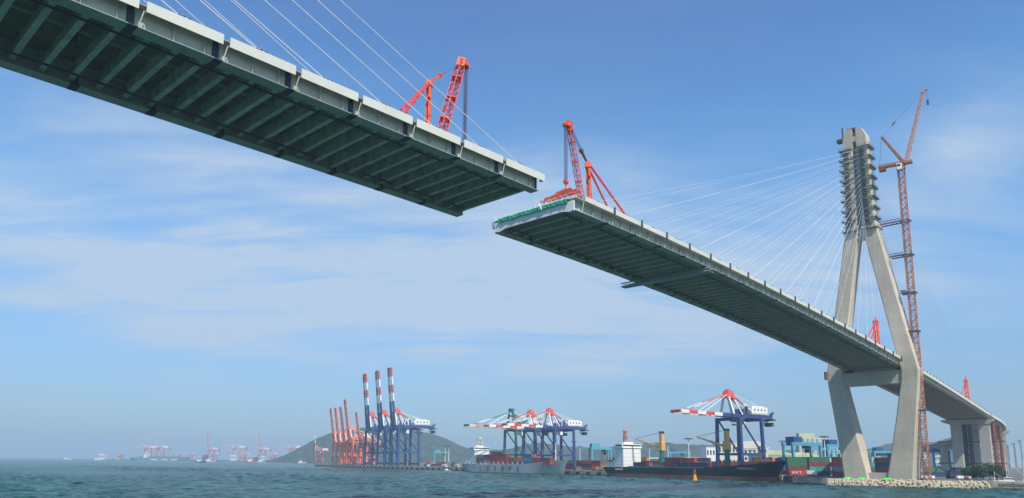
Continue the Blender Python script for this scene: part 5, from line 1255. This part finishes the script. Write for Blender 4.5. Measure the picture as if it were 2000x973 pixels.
for i, px in enumerate(sorted(random.uniform(200, 600) for _ in range(16))):
    w2 = random.uniform(6, 16); building('distant low %s shed on the far shore, %s from the left' % (('white', 'pink', 'grey', 'dark red')[i % 4], ORD[i]), px-w2/2, px+w2/2, 897+(px-200)*.008-random.uniform(4, 10), 3120-(px-200)*.5, 25, (white_m, faded_m, greyb_m, CONT['maroon'])[i % 4], floors=1, bays=3, name='shed', cat='shed')['group'] = 'sheds on the far shore'
random.seed(31)
hp = sorted([(random.choice([random.uniform(1735, 1800), random.uniform(1800, 1860), random.uniform(1835, 1960)]), random.uniform(900, 1700), random.uniform(-3, 2), random.uniform(5, 11)) for i in range(30)])
for i, (px, Y, dy, w2) in enumerate(hp):
    building('small %s house in the hazy far town, %s from the left' % (('white', 'cream', 'grey-blue', 'pale green')[i % 4], ORD[i]), px-w2/2, px+w2/2, 897-(Y-900)/800*10+dy, Y, 12, hm[i % 4], floors=2, bays=3, name='house', cat='house')['group'] = 'houses of the far town'
# long barge-like sheds and vehicles along the quay
def truck(label, x, y, rz, cabc, loadc, L=9):
    t = thing('truck', label, 'truck', (x, y, 3.25), rz, 'trucks and trailers along the quay')
    MB().box(L/2-1.1, 0, 1.75, 2.0, 2.3, 2.3).build('cab', cabc, t)
    MB().box(L/2-.08, 0, 2.2, .1, 2.0, .8).build('windscreen', glass_m, t)
    MB().box(-1.1, 0, 2.1, L-2.6, 2.4, 2.2).build('load', loadc, t); MB().box(0, 0, .85, L-.4, 1.2, .4).build('chassis', dark_m, t)
    for x_ in (L/2-1.4, -L/2+1.2, -L/2+2.6):
        for y_ in (-1.0, 1.0): MB().tube((x_, y_-.18, .5), (x_, y_+.18, .5), .5, n=12).build('wheel', rubber_m, t)
    return t
for i, (px, off, c, ld, lb) in enumerate(((648, -6, white_m, white_m, 'white truck near the left end of the quay'), (664, -6, white_m, white_m, 'second white truck near the left end of the quay'), (715, -6, white_m, white_m, 'white truck under the leftmost raised blue crane'), (838, -9, white_m, mat('blue_load', (.05, .2, .5), .5), 'truck with a blue load at the foot of the hill'), (872, -7, white_m, white_m, 'white truck left of the grey ship'), (896, -7, cream_m, cream_m, 'cream truck close to the grey ship\'s stern'), (907, -9, white_m, white_m, 'white lorry touching the grey ship\'s stern'), (1176, -8, yellow_m, yellow_m, 'yellow truck between the two ships'), (1163, -10, white_m, CONT['orange'], 'truck with orange load behind the grey ship\'s bow'))):
    t0 = qt(px, off); p = qp(t0, off); truck(lb, p.x, p.y, QROT, c, ld)
for i, (px, Y, lb) in enumerate(((1806, 352, 'cream van right of the pylon'), (1793, 352, 'white car at the pylon\'s right foot'), (1862, 350, 'white pickup before the trees'), (1877, 350, 'pale truck left of the trees'))):
    truck(lb, px2x(px, Y), Y, R(5), white_m, [cream_m, white_m, white_m, faded_m][i], L=5.5).scale = (.62, .62, .55)
truck('cream flatbed by the red lettered box under the black ship\'s bow', px2x(1563, 410), 410, R(-5), white_m, CONT['cream'], L=13)
# site hut and machines at the right
mb = MB(); sh = thing('site_excavator', 'dark site machine with raised arm left of the pier trees', 'excavator', (px2x(1850, 372), 372, 3.2), R(180))
MB().box(0, 0, .6, 5.5, 3.6, 1.2).build('track', rubber_m, sh); MB().box(0, 0, 2.3, 5, 3.4, 2.2).build('body', CONT['navy'], sh); MB().beam((2, 0, 3), (7.5, 0, 6.0), .7, .9).beam((7.5, 0, 6), (9, 0, 3), .5, .6).build('arm', CONT['navy'], sh)
MB().box(1.3, 1.0, 3.9, 1.8, 1.5, 1.4).build('cab', glass_m, sh)
for i, (px, c) in enumerate(((1868, 'navy'), (1886, 'navy'))):
    hut = thing('site_hut', 'long dark site hut %s the first pier column' % ('left of', 'in front of')[i], 'site hut', (px2x(px, 385), 385, 3.2)); MB().box(0, 0, 2.6, 9.5, 4, 5.2).build('wall', CONT[c], hut); MB().box(0, 0, 5.35, 10, 4.5, .3).build('roof', dark_m, hut)
    for q in (-3, 0, 3): MB().box(q, -2.03, 3.2, 1.3, .1, 1.1).build('window', glass_m, hut)

# ------------------------------------------------------------------ trees
def tree(label, x, y, h, r, seed):
    rnd = random.Random(seed); t = thing('tree', label, 'tree', (x, y, 3.2), 0, 'dark trees at the foot of the end pier')
    mb = MB(); mb.tube((0, 0, 0), (.1, .1, h*.45), .22, .14, n=7)
    for k in range(5): a = rnd.uniform(0, 6.3); mb.tube((.05, .05, h*(.25+.05*k)), (math.cos(a)*r*.6, math.sin(a)*r*.6, h*(.5+.06*k)), .09, .04, n=5)
    mb.build('trunk', bark_m, t)
    vs = []; fs = []; cl = [(rnd.gauss(0, r*.42), rnd.gauss(0, r*.42), h*rnd.uniform(.3, .9), rnd.uniform(.25, .42)*r) for _ in range(26)]
    for _ in range(2600):
        cx_, cy_, cz_, cr_ = rnd.choice(cl); d_ = Vector([rnd.gauss(0, 1) for _ in range(3)]).normalized()*cr_*rnd.uniform(.7, 1.05); c = Vector((cx_, cy_, cz_))+d_
        a = Vector([rnd.gauss(0, 1) for _ in range(3)]).normalized(); b = a.orthogonal().normalized(); s_ = rnd.uniform(.2, .42); k = len(vs)
        vs += [c-a*s_, c+b*s_*.6, c+a*s_, c-b*s_*.6]; fs.append((k, k+1, k+2, k+3))
    MB().add(vs, fs).build('crown', leaf_m, t)
for i, (px, Y, h, r) in enumerate(((1880, 362, 6.0, 3.2), (1893, 350, 6.6, 3.6), (1907, 346, 7.4, 4.0), (1920, 350, 7.6, 4.0), (1933, 346, 7.0, 3.6), (1943, 352, 5.6, 2.8))):
    tree('dense dark bushy tree, %s from the left in the row before the end pier' % ORD[i], px2x(px, Y), Y, h, r, 40+i)

# ------------------------------------------------------------------ air
hz = MB(); x0, x1, y0, y1, z0, z1 = -12000, 12000, -900, 13000, -1.9, 215
hz.hexa([(x0, y0, z0), (x1, y0, z0), (x1, y1, z0), (x0, y1, z0), (x0, y0, z1), (x1, y0, z1), (x1, y1, z1), (x0, y1, z1)])
HM = bpy.data.materials.new('haze'); HM.use_nodes = True; t = HM.node_tree; t.nodes.clear()
vo = t.nodes.new('ShaderNodeOutputMaterial'); pv = t.nodes.new('ShaderNodeVolumePrincipled'); pv.inputs['Color'].default_value = (.58, .80, .98, 1); pv.inputs['Density'].default_value = .00021; pv.inputs['Anisotropy'].default_value = .0
t.links.new(pv.outputs[0], vo.inputs['Volume']); ho = hz.build('haze', HM); ho['kind'] = 'stuff'
for o in WORLD_THINGS:
    if '_w' in o: del o['_w']
for o in bpy.data.objects:
    if o.get('label') == '': del o['label']
print('containers', ncont, 'objects', len(bpy.data.objects))
